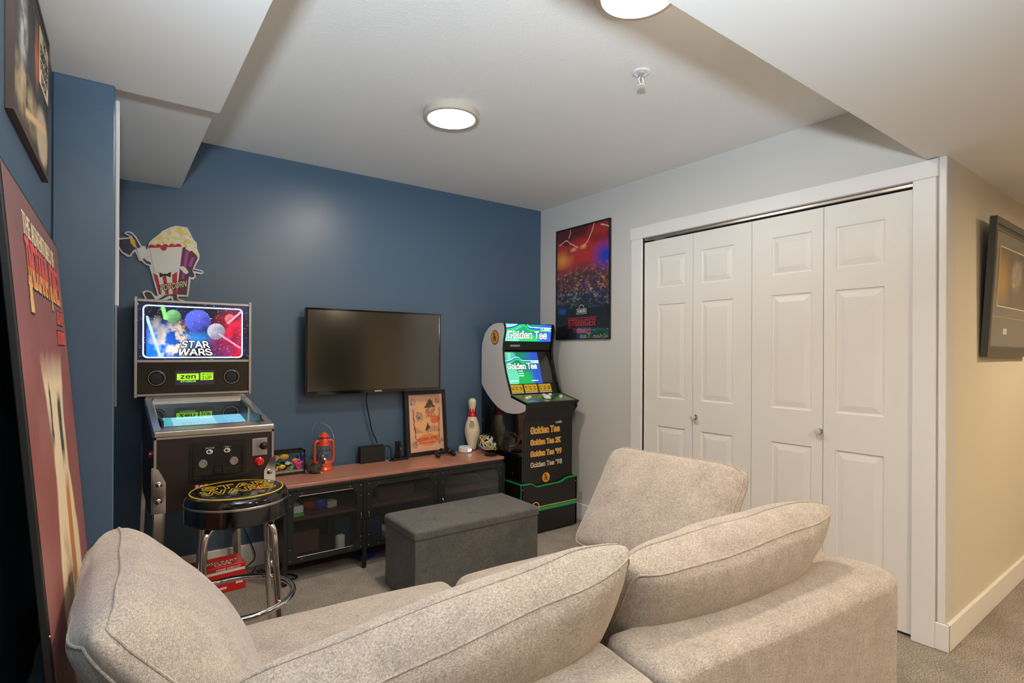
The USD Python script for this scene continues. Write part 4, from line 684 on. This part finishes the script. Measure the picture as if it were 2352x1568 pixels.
for s_, w_, u_ in (('OFF/ON', .034, .326), ('-VOL+', .028, .394)): obj('lettering', f.poly(mv(text(s_, .006, w_), u_, .8735), .0005, .012), 'white_ink', d)
pl = obj('plunger', f.box(.507, .569, .824, .899, .004, .008, .001), 'aluminium', t); obj('plunger_knob', f.put(cat([sph((.546, .872, .052), .0175, 3), cyl((.538, .862, .008), (.546, .872, .05), .005, 12)])), 'black_gloss', pl)
obj('launch_button', f.put(lathe([(.0001, .020), (.012, .019), (.0165, .014), (.0165, .006), (.02, .004), (.02, 0)], (.536, .796, .004), 32)), 'red_plastic', t, label='red round launch button')
obj('logo_tile', cat([f.box(.290+.0165*i, .306+.0165*i, .712, .727, .004, .005, .0003) for i in (0, 2)]), 'red_ink', t); obj('logo_lettering', f.poly(shapely.union_all([mv(text(ch, .013, .013), .2915+.0168*i, .714) for i, ch in enumerate('zen')]+[mv(text('STUDIOS', .006, .046), .291, .703)]), .0006, .005), 'white_ink', t)
obj('maker_lettering', f.poly(mv(text('ARCADE1UP', .013, .098, slant=.3), .377, .712), .0006, .004), 'white_ink', t)
obj('flipper_button', cyl((PX0-.012, 2.66, .86), (PX0, 2.66, .86), .014, 20), 'red_plastic', t); obj('flipper_button', cyl((PX1, 2.66, .86), (PX1+.012, 2.66, .86), .014, 20), 'red_plastic', t)
LP = Polygon([(0, -.62), (0, .185), (.006, .186), (.022, .172), (.046, .118), (.046, -.62)])
for sx_, x0 in ((1, PX0-.003), (-1, PX1+.003)):
    for yy, sy_ in ((PF-.006, 1), (PB-.01, -1)):
        poly = Polygon([(0, .63), (0, .818), (sx_*.02, .806), (sx_*.045, .752), (sx_*.045, .63)]).buffer(0)
        plate = front(x0, yy, 0).poly(poly, .004) if sy_ > 0 else front(x0, yy+.016, 0).poly(poly, .004)
        sidep = hull([(x0-sx_*.001, yy+sy_*a, z) for a, z in ((0, .63), (0, .815), (.045, .752), (.045, .63))]+[(x0-sx_*.004, yy+sy_*a, z) for a, z in ((0, .63), (0, .815), (.045, .752), (.045, .63))])
        shank = hull([(x0+sx_*dx_*s_-sx_*(.63-z)*.03, yy+sy_*dy_*s_-sy_*(.63-z)*.035, z) for z, s_ in ((.66, 1), (.012, .75)) for dx_, dy_ in ((0, .006), (.006, -.004), (.045, 0), (.045, .006), (.020, .045), (0, .045))])
        lg = obj('leg', cat([plate, sidep, shank]), 'chrome', t); by = yy-.002 if sy_ > 0 else yy+.018
        foot = np.array([x0+sx_*.018-sx_*.0187, yy+sy_*.016-sy_*.0218, 0]); obj('leveler_foot', lathe([(.0001, 0), (.02, 0), (.018, .008), (.006, .012), (.006, .03), (.0001, .03)], foot, 20), 'brushed', lg)
        if sy_ > 0: obj('bolt', cat([front(x0, yy-.004, 0).put(lathe([(.0001, .010), (.006, .008), (.0095, .002), (.012, .001), (.012, -.001)], (sx_*.021, z, 0), 20)) for z in (.746, .677)]), 'chrome', lg)
obj('power_cord', tube(smoothpath([(.50, 3.475, .75), (.56, 3.50, .55), (.60, 3.505, .35), (.66, 3.505, .20), (.70, 3.49, .06), (.60, 3.44, .012), (.66, 3.40, .008), (.70, 3.47, .01)]), .003, 8), 'black_rubber', t)
# backbox
B0, B1, BF, BZ0, BZ1 = .102, .635, 3.29, 1.050, 1.545; f = front(0, BF, 0)
obj('backbox', bx(B0+.003, B1-.003, BF+.004, 3.50, BZ0, BZ1-.003, .003), 'black_satin', t)
obj('neck', cat([bx(.16, .57, BF+.02, 3.44, 1.03, BZ0+.002, .003), front(0, BF+.012, 0).box(.15, .60, BZ0-.014, BZ0+.004, 0, .012, .001)]), 'aluminium', t)
picture(front(B0+.014, BF, 1.236), .504, .290, space_art, 260, 150, 'print_glow', t, 'backglass', .004)
obj('backglass_border', f.poly(rr(.136, .593, 1.245, 1.514, .022).difference(rr(.143, .586, 1.252, 1.507, .018)), .0006, .0045), 'glow_border', t)
def trap(p, cx, v0, v1, k0, k1):
    return shapely.transform(p, lambda c: np.c_[cx+(c[:, 0]-cx)*(k0+(k1-k0)*(c[:, 1]-v0)/(v1-v0)), c[:, 1]])
sw = mv(text('STAR', .034, .13), .301, 1.300).union(mv(text('WARS', .034, .13), .301, 1.260)); sw = trap(sw, .366, 1.26, 1.335, 1.28, .86)
obj('lettering_shadow', f.poly(sw.buffer(.0035), .0005, .0046), 'black_ink', t); obj('lettering', f.poly(sw, .0007, .0052), 'glow_white', t, label='glowing white title lettering')
obj('speaker_panel', f.box(B0+.013, B1-.014, BZ0+.016, 1.222, .001, .006, .001), 'black_gloss', t)
for x in (.197, .538): s_ = obj('speaker', f.put(lathe([(.030, .006), (.034, .0035), (.040, .003), (.0425, 0), (.030, 0)], (x, 1.144, .006), 48)), 'black_satin', t); obj('speaker_cone', f.put(lathe([(.0001, .0035), (.012, .003), (.0315, .0005), (.0315, -.002), (.0001, -.002)], (x, 1.144, .006), 40)), 'black_matte', s_); obj('speaker_ring', f.put(lathe([(.0355, .0005), (.0355, .0042), (.0372, .0042), (.0372, .0005)], (x, 1.144, .006), 48)), 'brushed', s_)
dp = obj('display', f.box(.276, .456, 1.104, 1.180, .006, .0072, .0005), 'dusk_ink', t)
obj('display_tile', cat([f.box(.284, .383, 1.131, 1.164, .0072, .0078, .0002), f.box(.390, .449, 1.129, 1.168, .0072, .0078, .0002)]), 'glow_lime', dp); obj('display_lettering', f.poly(mv(text('zen', .024, .07), .299, 1.138).union(mv(text('ARCADE', .010, .05), .394, 1.154)).union(mv(text('1UP', .018, .045), .397, 1.133)), .0005, .0078), 'black_ink', dp); obj('display_subtitle', f.poly(mv(text('STUDIOS', .008, .07), .30, 1.120), .0005, .0072), 'glow_green', dp)
obj('backbox_frame', cat([f.box(B0, B0+.013, BZ0-.003, BZ1+.006, -.004, .012, .001), f.box(B1-.013, B1, BZ0-.003, BZ1+.006, -.004, .012, .001), f.box(B0+.013, B1-.013, BZ1-.017, BZ1-.004, 0, .009, .001), f.box(B0+.013, B1-.013, 1.223, 1.236, 0, .009, .001), f.box(B0+.013, B1-.013, BZ0+.003, BZ0+.015, 0, .009, .001)]), 'aluminium', t)

# ------------------------------------------------------------------ bar stool
SX, SY = .412, 2.375
t = thing('bar_stool', 'black bar stool with chrome legs and foot ring before the pinball machine', 'stool', (SX, SY, 0)); c = (SX, SY, 0)
obj('seat', lathe([(.0001, .742), (.120, .742), (.160, .739), (.176, .733), (.183, .722), (.185, .708), (.185, .640), (.181, .634), (.0001, .634)], c, 72), 'vinyl_black', t)
obj('seat_ring', lathe([(.1625, .7385), (.1625, .7398), (.1665, .7388), (.1665, .7372)], c, 72), 'yellow_ink', t, label='yellow ring around the seat top')
f = Fr((SX, SY, .742), (1, 0, 0), (0, 1, 0)); st = mv(text('STAR', .062, .235), -.1175, .018).union(mv(text('WARS', .062, .26), -.13, -.062)); obj('seat_lettering', f.poly(st.buffer(.0018).difference(st.buffer(-.0016)), .0004, .0001), 'yellow_ink', t, label='yellow outlined lettering on the seat')
obj('seat_rim', lathe([(.1845, .706), (.1862, .704), (.1862, .698), (.1845, .696)], c, 72), 'brushed', t)
cd = math.atan2(-SY, -SX)
for k in range(4):
    a = cd+math.radians(50)+k*PI/2; d_ = np.array([math.cos(a), math.sin(a), 0]); P = [np.array(c)+d_*r_+[0, 0, z] for r_, z in ((.07, .632), (.12, .628), (.155, .605), (.168, .565), (.176, .45), (.188, .31), (.200, .16), (.222, .06), (.238, .008))]
    lg = obj('leg', tube(smoothpath(P, 6), .0125, 14), 'chrome', t); P2 = np.array(c)+d_*.205+[0, 0, .31]; obj('rivet', sph(P2+d_*.013, .006, 2), 'chrome', lg); obj('foot_cap', cyl(P[-1]-[0, 0, .008], P[-1]+[0, 0, .008], .0145, 16), 'black_rubber', lg)
obj('foot_ring', tube([(SX+.206*math.cos(a), SY+.206*math.sin(a), .31) for a in np.linspace(0, 2*PI, 73)[:-1]], .0115, 14, True), 'chrome', t)
obj('under_plate', lathe([(.0001, .634), (.10, .634), (.10, .626), (.0001, .626)], c, 40), 'black_metal', t)

# red box on the carpet
f0 = Fr((.36, 3.215, .0), (1, .08, 0), (0, 0, 1)); t = thing('red_box', 'red cardboard game box on the carpet beneath the pinball machine', 'box', (.48, 3.3, 0))
w_, h_, dpt = .245, .142, .16
obj('carton', f0.box(0, w_, 0.001, h_, -dpt, 0, .0015), 'red_card', t); obj('band', f0.box(.002, w_-.004, .104, .118, 0, .0006, .0002), 'white_ink', t)
tf = Fr(f0.at(0, h_+.0003), f0.U, -f0.W); obj('lettering', tf.poly(mv(text('MARIO KART', .030, .2), .02, .055), .0005), 'white_ink', t); obj('lettering', tf.poly(mv(text('LIVE', .026, .08), .10, .02), .0005), 'white_ink', t); obj('lettering_edge', tf.poly(mv(text('MARIO KART', .030, .2), .02, .055).buffer(.003), .0002), 'black_ink', t)
obj('subtitle', f0.poly(mv(text('HOME CIRCUIT', .011, .12), .1, .125-.004), .0005, .0002), 'white_ink', t); obj('barcode', f0.box(.195, .23, .035, .06, 0, .0005, .0001), 'white_ink', t); obj('printed_tag', f0.box(.10, .15, .02, .032, 0, .0005, .0001), 'white_ink', t)

# ------------------------------------------------------------------ golf arcade cabinet
GX0, GX1 = 2.306, 2.790
t = thing('arcade_cabinet', 'golf arcade cabinet with lit marquee and screen in the room corner', 'arcade cabinet', ((GX0+GX1)/2, 3.25, 0))
up_ = [(3.205, 1.436), (3.212, 1.475), (3.222, 1.496), (3.30, 1.500), (3.36, 1.492), (3.42, 1.465), (3.47, 1.42), (3.505, 1.345), (3.51, 1.25), (3.51, 1.042), (3.475, 1.005), (3.427, .962), (3.36, .915), (3.30, .882), (3.24, .860), (3.18, .846), (3.10, .845), (3.02, .855), (2.965, .872), (2.952, .885), (2.951, .932), (3.127, .974), (3.155, 1.03), (3.18, 1.09), (3.203, 1.152), (3.222, 1.22), (3.231, 1.309), (3.222, 1.375)]
low = Polygon([(3.0, .0), (3.0, .800), (2.953, .885), (2.953, .93), (3.127, .972), (3.2, 1.15), (3.3, 1.3), (3.505, 1.3), (3.505, 0)])
fl = Fr((GX0, 0, 0), (0, -1, 0), (0, 0, 1)); neg = lambda P: Polygon([(-a, b) for a, b in (P.exterior.coords if hasattr(P, 'exterior') else P)])
fR = Fr((GX1, 0, 0), (0, 1, 0), (0, 0, 1))
for fr_, P_, nm in ((fl, neg(up_), 'left'), (fR, Polygon(up_), 'right')):
    s_ = obj('side_panel', fr_.poly(P_, .004, -.006), 'panel_white' if nm == 'left' else 'black_satin', t, label='pale grey upper side panel' if nm == 'left' else None); obj('edge_molding', fr_.poly(P_.buffer(.002).difference(P_.buffer(-.0006)), .016, -.0168), 'black_satin', s_)
    obj('lower_side', fr_.poly(neg(low) if nm == 'left' else low, .010, -.0165), 'black_gloss', t)
em = obj('emblem', fl.poly(affinity.scale(Point(-3.331, 1.392).buffer(.052, quad_segs=12), 1, 1.02), .0008, -.0020), 'black_ink', t); obj('emblem_face', fl.poly(Point(-3.331, 1.392).buffer(.048, quad_segs=12), .0008, -.0016), 'gold_ink', em)
it = lambda u, v, k: shapely.union_all([Point(u-.010*k, v+.024*k).buffer(.008*k), mv(text('it', .034*k, .036*k, serif=.04), u-.018*k, v-.022*k)])
obj('emblem_lettering', fl.poly(it(-3.331, 1.392, 1), .0006, -.0010), 'black_ink', em)
a0, a1 = GX0+.014, GX1-.014; ff = front(0, 3.0, 0)
obj('front_panel', cat([bx(a0, a1, 3.0, 3.014, .0, .80, .001), hull([(x, y, z) for x in (a0, a1) for y, z in ((3.0, .80), (3.014, .80), (2.954, .885), (2.968, .885), (2.954, .928), (2.968, .928))])]), 'black_satin', t); obj('back_panel', bx(a0, a1, 3.49, 3.505, 0, 1.40, .001), 'black_satin', t); obj('top_panel', bx(a0, a1, 3.23, 3.42, 1.485, 1.495, .001), 'black_satin', t)
gt = lambda s_, w_: text(s_, .05, w_, serif=.055)
tl = [('Golden Tee', .272, .708, 'gold_ink', .044), ('Golden Tee 2K', .282, .628, 'gold_ink', .036), ("Golden Tee '99", .29, .547, 'gold_ink', .036), ("Golden Tee '98", .295, .470, 'cream_ink', .033)]
for s_, w_, z_, mt, h_ in tl:
    p_ = mv(text(s_, h_, w_, serif=.055), 2.388, z_); o_ = obj('game_lettering', ff.poly(p_, .0008, .0004), mt, t, label='pale game title' if mt == 'cream_ink' else 'golden game title')
    if mt == 'gold_ink': obj('lettering_outline', ff.poly(p_.buffer(.002).difference(p_), .0006, .0003), 'gold_pale', o_)
obj('classic_tag', ff.poly(mv(text('CLASSIC', .014, .06), 2.62, .768), .0006, .0003), 'white_ink', t)
em = obj('emblem', ff.poly(Point(2.531, .386).buffer(.035, quad_segs=12), .0008, .0002), 'gold_ink', t); obj('emblem_lettering', ff.poly(it(2.531, .386, .8), .0006, .001), 'black_ink', em)
# control deck
sd = (.972-.931)/(3.127-2.951); fd = Fr((GX0+.002, 2.944, .931), (1, 0, 0), (0, 1, sd)); DL = .19
dk = obj('control_deck', fd.box(0, GX1-GX0+.010, 0, DL, -.016, 0, .002), 'black_satin', t); picture(Fr(fd.at(.006, .012), fd.U, fd.V), GX1-GX0-.004, DL-.016, course_art, 60, 24, 'print_gloss', dk, 'deck_print', .0006)
obj('trackball', fd.put(sph((.255, .085, -.004), .030, 3)), 'white_plastic', dk); obj('trackball_ring', fd.put(lathe([(.030, .0), (.030, .003), (.040, .002), (.040, 0)], (.255, .085, .0006), 40)), 'black_satin', dk)
for u, v in ((.085, .11), (.12, .125), (.28, .155), (.345, .16), (.40, .10)): obj('push_button', fd.put(lathe([(.0001, .011), (.010, .010), (.0115, .006), (.0115, .003), (.015, .002), (.015, 0)], (u, v, .0006), 24)), 'white_plastic', dk)
# instruction cards, screen, marquee
fs = Fr((a0, 3.165, 1.0), (1, 0, 0), (0, .095, .29)); ic = obj('instruction_panel', Fr((a0, 3.150, .972), (1, 0, 0), (0, .12, .29)).box(0, a1-a0, 0, .09, -.008, 0, .001), 'black_matte', t)
fc = Fr((a0, 3.150, .972), (1, 0, 0), (0, .12, .29)); rg = np.random.RandomState(3)
for u0, u1 in ((.02, .13), (.142, .266), (.278, .40)):
    n_ = max(2, round((u1-u0)/.042)); ww = (u1-u0)/n_
    for k in range(n_):
        cc_ = obj('instruction_card', fc.box(u0+k*ww+.001, u0+(k+1)*ww-.001, .022, .078, 0, .001, .0003), 'yellow_ink', ic, label='yellow instruction card'); obj('card_mark', fc.poly(mv(text('CSUTJ2GP'[rg.randint(8)], .026, .018), u0+k*ww+.008, .036), .0004, .001), 'black_ink', cc_)
    obj('card_strip', fc.box(u0, u1, .012, .019, 0, .001, .0002), 'white_ink', ic)
obj('monitor_bezel', fs.box(0, a1-a0, .04, .335, -.010, -.004, .001), 'screen_black', t)
sw_, sh_ = .322, .245; fm = Fr(fs.at(.008, .052), fs.U, fs.V)
picture(fm, sw_, sh_, green_art, 110, 90, 'print_glow', t, 'monitor', .0)
def golf_title(fr, w, h, parent, y0, hgt):
    swp = [(0, y0+hgt*1.25), (w*.18, y0+hgt*1.5), (w*.32, y0+hgt*1.95), (w*.42, y0+hgt*1.9), (w*.5, y0+hgt*1.4), (w*.62, y0+hgt*1.32), (w, y0+hgt*1.3)]; L = LineString(smoothpath([(a, b, 0) for a, b in swp])[:, :2]); cl = sbox(0, 0, w, h)
    for k, (dv, mt) in enumerate(((.03, 'glow_white'), (0, 'glow_blue'), (-.035, 'glow_grass'))): obj('swoosh', fr.poly(affinity.translate(L, 0, dv*hgt*6).buffer(hgt*(.12 if k else .05)).intersection(cl), .0003, .0006+.0002*k), mt, parent)
    p_ = mv(text('Golden Tee', hgt, w*.86, serif=.055), w*.05, y0); obj('lettering_shadow', fr.poly(p_.buffer(hgt*.06).intersection(cl), .0003, .0014), 'black_ink', parent); obj('lettering', fr.poly(p_, .0005, .0018), 'glow_cream', parent); obj('classic_tag', fr.poly(mv(text('CLASSIC', hgt*.3, w*.22), w*.76, y0+hgt*1.12).intersection(cl), .0005, .0018), 'glow_white', parent)
scr = stage.GetPrimAtPath(str(t.GetPath())+'/monitor'); golf_title(fm, sw_, sh_, scr, .115, .042)
obj('menu_lettering', fm.poly(shapely.union_all([mv(text(s_, .007, w_), u, v) for s_, w_, u, v in (('1 PLAYER', .04, .11, .095), ('2 PLAYERS', .045, .11, .077), ('OPTIONS', .05, .105, .059), ('INSERT COIN', .07, .02, .02), ('CREDITS 00', .06, .22, .02))]), .0004, .0006), 'glow_white', scr)
fb = Fr((a0, 3.245, 1.300), (1, 0, 0), (0, -.012, .06)); hd = obj('speaker_header', fb.box(0, a1-a0, 0, .062, -.01, 0, .001), 'black_satin', t); obj('header_lettering', fb.poly(mv(text('ARCADE1UP', .012, .09, slant=.2), .06, .026), .0005, .0002), 'white_ink', hd)
fq = Fr((a0, 3.230, 1.364), (1, 0, 0), (0, -.012, .13)); mq = obj('marquee_box', fq.box(0, a1-a0, 0, .13, -.03, -.001, .001), 'black_satin', t); picture(fq, a1-a0-.012, .128, green_art, 110, 40, 'print_bright', mq, 'marquee', .0); golf_title(fq, a1-a0-.012, .128, mq, .022, .056)
# riser
fr_ = front(0, 2.975, 0); RX0, RX1 = 2.286, 2.808
wave = Polygon([(RX0, .012), (RX1, .012), (RX1, .365), (2.74, .366), (2.70, .362), (2.665, .346), (2.63, .340), (2.44, .336), (2.42, .339), (2.395, .355), (2.37, .364), (RX0, .364)])
rs = obj('riser', cat([fr_.poly(wave, .014, -.014), bx(RX0, RX0+.014, 2.975, 3.50, .012, .364, .001), bx(RX1-.014, RX1, 2.975, 3.50, .012, .364, .001), bx(RX0+.02, RX1-.02, 2.99, 3.0, 0, .2, .001)]), 'black_satin', t)
up_line = LineString([(RX0, .364), (2.37, .364), (2.395, .355), (2.42, .339), (2.44, .336), (2.63, .340), (2.665, .346), (2.70, .362), (2.74, .366), (RX1, .365)]).buffer(.0032)
obj('riser_edging', cat([fr_.poly(up_line, .015, -.0145), bx(RX0-.001, RX0+.015, 2.975, 3.50, .3635, .367, .0005), bx(RX0-.002, RX0+.004, 2.9735, 2.979, .012, .364, .0005)]), 'green_edge', rs, label='green edging of the riser'); obj('riser_stripe', fr_.box(RX0, RX1, .163, .186, 0, .0008, .0002), 'green_edge', rs); obj('riser_pinstripe', fr_.box(RX0, RX1, .190, .195, 0, .0008, .0002), 'gold_pale', rs)
obj('riser_emblem', fr_.poly(Point(2.415, .198).buffer(.033, quad_segs=12).difference(Point(2.415, .198).buffer(.027, quad_segs=12)), .001, .0008), 'gold_pale', rs)
obj('screw', cat([fl.put(lathe([(.0001, .0015), (.0035, .001), (.0045, 0)], (-y, z, -.0065 if z < 1.2 else -.002), 10)) for y, z in ((3.49, .76), (3.08, .70), (3.11, .42), (3.46, .42), (3.49, 1.28))]+[fr_.put(lathe([(.0001, .0015), (.0035, .001), (.0045, 0)], (x, z, 0), 10)) for x, z in ((RX0+.012, .33), (RX1-.012, .33))]), 'aluminium', t, kind='stuff')

# ------------------------------------------------------------------ storage ottoman
oc = np.array([1.627, 2.652, 0]); oa = math.radians(-.6)
def rotz(m, a, c): m = tm(m); m.apply_transform(trimesh.transformations.rotation_matrix(a, (0, 0, 1), c)); return m
OL, OW = .40, .195
t = thing('storage_ottoman', 'charcoal upholstered storage bench with padded lid in front of the sofa', 'ottoman', oc)
obj('box', rotz(rbox(oc[0]-OL+.008, oc[0]+OL-.008, oc[1]-OW+.008, oc[1]+OW-.008, 0.001, .335, .006), oa, oc), 'ottoman_fabric', t)
n = 40; g = trimesh.creation.box([2, 2, 2])
def softbox(x0, x1, y0, y1, z0, z1, r, crown=0., sag=None, cell=.02):
    m = tm(m3.Manifold.hull_points(np.asarray(rbox(x0, x1, y0, y1, z0, z1, r, 8).vertices)).refine_to_length(cell)); v = np.asarray(m.vertices).copy(); a = (v[:, 0]-(x0+x1)/2)/((x1-x0)/2); b = (v[:, 1]-(y0+y1)/2)/((y1-y0)/2)
    tz = np.clip((v[:, 2]-z0)/(z1-z0), 0, 1); v[:, 2] += crown*tz*np.clip(1-a**4, 0, 1)*np.clip(1-b**4, 0, 1)
    if sag is not None: v += sag(v)
    m.vertices = v; return m
tuft = lambda v: np.c_[np.zeros(len(v)), np.zeros(len(v)), -1.0*(v[:, 2] > .36)*.008*sum(np.exp(-((v[:, 0]-oc[0]-dx)**2+(v[:, 1]-oc[1]-dy)**2)/.0009) for dx in (-.22, 0, .22) for dy in (-.07, .07))]
obj('lid', rotz(softbox(oc[0]-OL, oc[0]+OL, oc[1]-OW, oc[1]+OW, .330, .387, .018, .006, tuft, .014), oa, oc), 'ottoman_fabric', t, smooth=True)
obj('tuft_button', rotz(cat([sph((oc[0]+dx, oc[1]+dy, .386), .007, 2, (1, 1, .5)) for dx in (-.22, 0, .22) for dy in (-.07, .07)]), oa, oc), 'ottoman_fabric', t)

# ------------------------------------------------------------------ sofa (its frame is turned a little)
SA = math.radians(-4.8); so = np.array([.92, .70, 0]); cs, sn = math.cos(SA), math.sin(SA); RS = np.array([[cs, -sn, 0], [sn, cs, 0], [0, 0, 1.0]])
def loc2w(m): m = tm(m); m.vertices = np.asarray(m.vertices)@RS.T+so; return m
t = thing('sofa', 'beige tweed two-seat sofa with its back to the viewer', 'sofa', so+RS@np.array([0, .5, 0]))
wob = lambda v: .004*(np.stack([meshkit.fbm(v*5+s_*9, 3, s_) for s_ in (1, 2, 3)], -1)-.5)*2
def slab_round(corners, z0, z1, rt):
    """upholstered block: plan corners (x, y, radius), rounded top edge"""
    P = []; sp = trimesh.creation.uv_sphere(rt, count=[12, 16]).vertices
    for x, y, r in corners:
        for a in np.linspace(0, 2*PI, 25)[:-1]:
            d = max(r-rt, 1e-3); c_ = np.array([x+d*math.cos(a), y+d*math.sin(a), 0]); P += [sp+c_+[0, 0, z1-rt], sp*[1, 1, .3]+c_+[0, 0, z0+.3*rt]]
    m = tm(m3.Manifold.hull_points(np.vstack(P)).simplify(.0012).refine_to_length(.03)); m.merge_vertices(); v = np.asarray(m.vertices); m.vertices = v+wob(v); trimesh.smoothing.filter_taubin(m, iterations=4); return m
obj('back_frame', loc2w(slab_round([(-.93+.05, .05, .05), (-.93+.04, .18, .04), (-.044, .04, .04), (-.044, .18, .04)], .05, .618, .036)), 'sofa_fabric', t, smooth=True)
obj('back_frame', loc2w(slab_round([(.044, .04, .04), (.044, .18, .04), (1.055-.10, .10, .10), (1.055-.06, .16, .06)], .05, .618, .036)), 'sofa_fabric', t, smooth=True)
obj('arm', loc2w(softbox(-.925, -.815, .215, .99, .05, .50, .045, .004, wob, .03)), 'sofa_fabric', t, smooth=True)
obj('arm', loc2w(slab_round([(.87, .26, .04), (1.055-.06, .26, .06), (1.055-.06, .93, .06), (.87, .95, .04)], .05, .610, .036)), 'sofa_fabric', t, smooth=True)
obj('base', loc2w(rbox(-.82, .84, .2, .97, .05, .30, .02)), 'sofa_fabric', t)
for x0, x1 in ((-.812, -.002), (.002, .826)): obj('seat_cushion', loc2w(softbox(x0, x1, .20, 1.06, .295, .462, .060, .030, lambda v: wob(v)*1.5, .03)), 'sofa_fabric', t, smooth=True)
for x in (-.86, .93):
    for y in (.07, .9): obj('foot', loc2w(bx(x-.03, x+.03, y-.03, y+.03, 0.001, .055, .004)), 'black_satin', t)
def cushion(name, label, cen, U, V, w, h, th, edge, seed, bulge=1.0, dents=.008, rnd=.085):
    """boxed cushion: U along its width, V up its height, W towards its face; piping along both rims"""
    U = np.array(U, float)/np.linalg.norm(U); V = np.array(V, float); V = V-U*(U@V); V /= np.linalg.norm(V); Wd = np.cross(U, V); cen = np.array(cen, float)
    n = 30; q = np.linspace(-1, 1, n+1); a, b = np.meshgrid(q, q)
    def plan(a, b):
        k = rnd; x = a*(1-k*np.abs(b)**6*np.abs(a)**4); y = b*(1-k*np.abs(a)**6*np.abs(b)**4); pin = 1-.045*(1-np.abs(a)**2)*(np.abs(b)**6); pin2 = 1-.045*(1-np.abs(b)**2)*(np.abs(a)**6)
        return x*pin2, y*pin
    def surf(a, b, s):
        x, y = plan(a, b); eg = edge*(.50+.50*np.clip(1-np.abs(a)**6, 0, 1)); z = eg/2+(th-edge)/2*((1-a**2)*(1-b**2))**.55*bulge; P = np.stack([x*w/2, y*h/2, s*z], -1)
        nz = (meshkit.fbm(np.stack([a*1.8, b*1.8, np.full_like(a, seed*3.1+s)], -1), 4, seed)-.5)*2; wr_ = np.sin(a*9+4*nz+b*3)*np.exp(-((np.abs(b)-.95)/.35)**2); P[..., 2] += s*(nz*dents+wr_*.0022); return P
    A, B_ = surf(a, b, 1), surf(a, b, -1); V3 = [A.reshape(-1, 3), B_.reshape(-1, 3)]; i = np.arange((n+1)**2).reshape(n+1, n+1); qd = np.stack([i[:-1, :-1], i[:-1, 1:], i[1:, 1:], i[1:, :-1]], -1).reshape(-1, 4); N1 = (n+1)**2
    F = [qd, qd[:, ::-1]+N1]; loop = np.concatenate([i[0, :-1], i[:-1, -1], i[-1, :0:-1], i[:0:-1, 0]]); m_ = len(loop); rows = [loop]; base = 2*N1; PA, PB = V3[0][loop], V3[1][loop]; ctr = np.zeros(3)
    for s_ in np.linspace(0, 1, 7)[1:-1]:
        P = PA*(1-s_)+PB*s_; out = P.copy(); out[:, 2] = 0; out /= np.linalg.norm(out, axis=1)[:, None]; P = P+out*(edge*.16*math.sin(PI*s_)); V3.append(P); rows.append(np.arange(base, base+m_)); base += m_
    rows.append(loop+N1)
    for r0, r1 in zip(rows[:-1], rows[1:]): F.append(np.stack([r0, r1, np.roll(r1, -1), np.roll(r0, -1)], -1))
    Vv = np.vstack(V3); to = lambda P: cen+P[:, :1]*U+P[:, 1:2]*V+P[:, 2:3]*Wd
    m = tm((to(Vv), np.vstack(F)))
    if m.volume < 0: m.invert()
    zlow = to(Vv)[:, 2].min(); t_ = thing(name, label, 'cushion', (cen[0], cen[1], zlow)); obj('cover', m, 'sofa_fabric', t_, smooth=50)
    ex = lambda P: P*np.array([1.002, 1.002, 1.01])
    obj('piping', tube(to(ex(PA)), .0026, 6, True), 'sofa_fabric', t_); obj('piping', tube(to(ex(PB)), .0026, 6, True), 'sofa_fabric', t_); return t_
Lw = lambda x, y, z: so+RS@np.array([x, y, z]); Ld = lambda x, y, z: RS@np.array([x, y, z])
cushion('back_cushion', 'long beige back cushion nearest the viewer, left half of the sofa', Lw(-.385, .248, .634), Ld(1, -.03, .135), Ld(0, -.52, .86), .89, .345, .225, .095, 1, 1.0, .009, .05)
cushion('back_cushion', 'beige back cushion on the right half of the sofa, resting on its back', Lw(.475, .248, .650), Ld(1, .0, .025), Ld(.0, -.52, .86), .87, .345, .225, .09, 2, 1.0, .009, .06)
cushion('side_cushion', 'large beige cushion leaning on the left sofa arm beside the poster board', (.116, 1.385, .662), (.03, 1, 0), (-.60, 0, .78), .63, .44, .21, .085, 3, 1.0, .008)
cushion('side_cushion', 'beige cushion leaning on the right sofa arm before the closet doors', (1.682, 1.34, .681), (.08, -1, 0), (.58, 0, .80), .61, .455, .19, .08, 4, 1.0, .008)
cushion('slate_cushion', 'slate blue cushion tucked low between the poster board and the left wall', (-.104, 1.78, .295), (.024, 1, 0), (-.05, 0, 1), .66, .57, .055, .025, 5)
for k_ in ('cover', 'piping', 'piping_001'):
    UsdShade.MaterialBindingAPI(stage.GetPrimAtPath('/World/slate_cushion/'+k_)).Bind(LOOK['slate_fabric'])
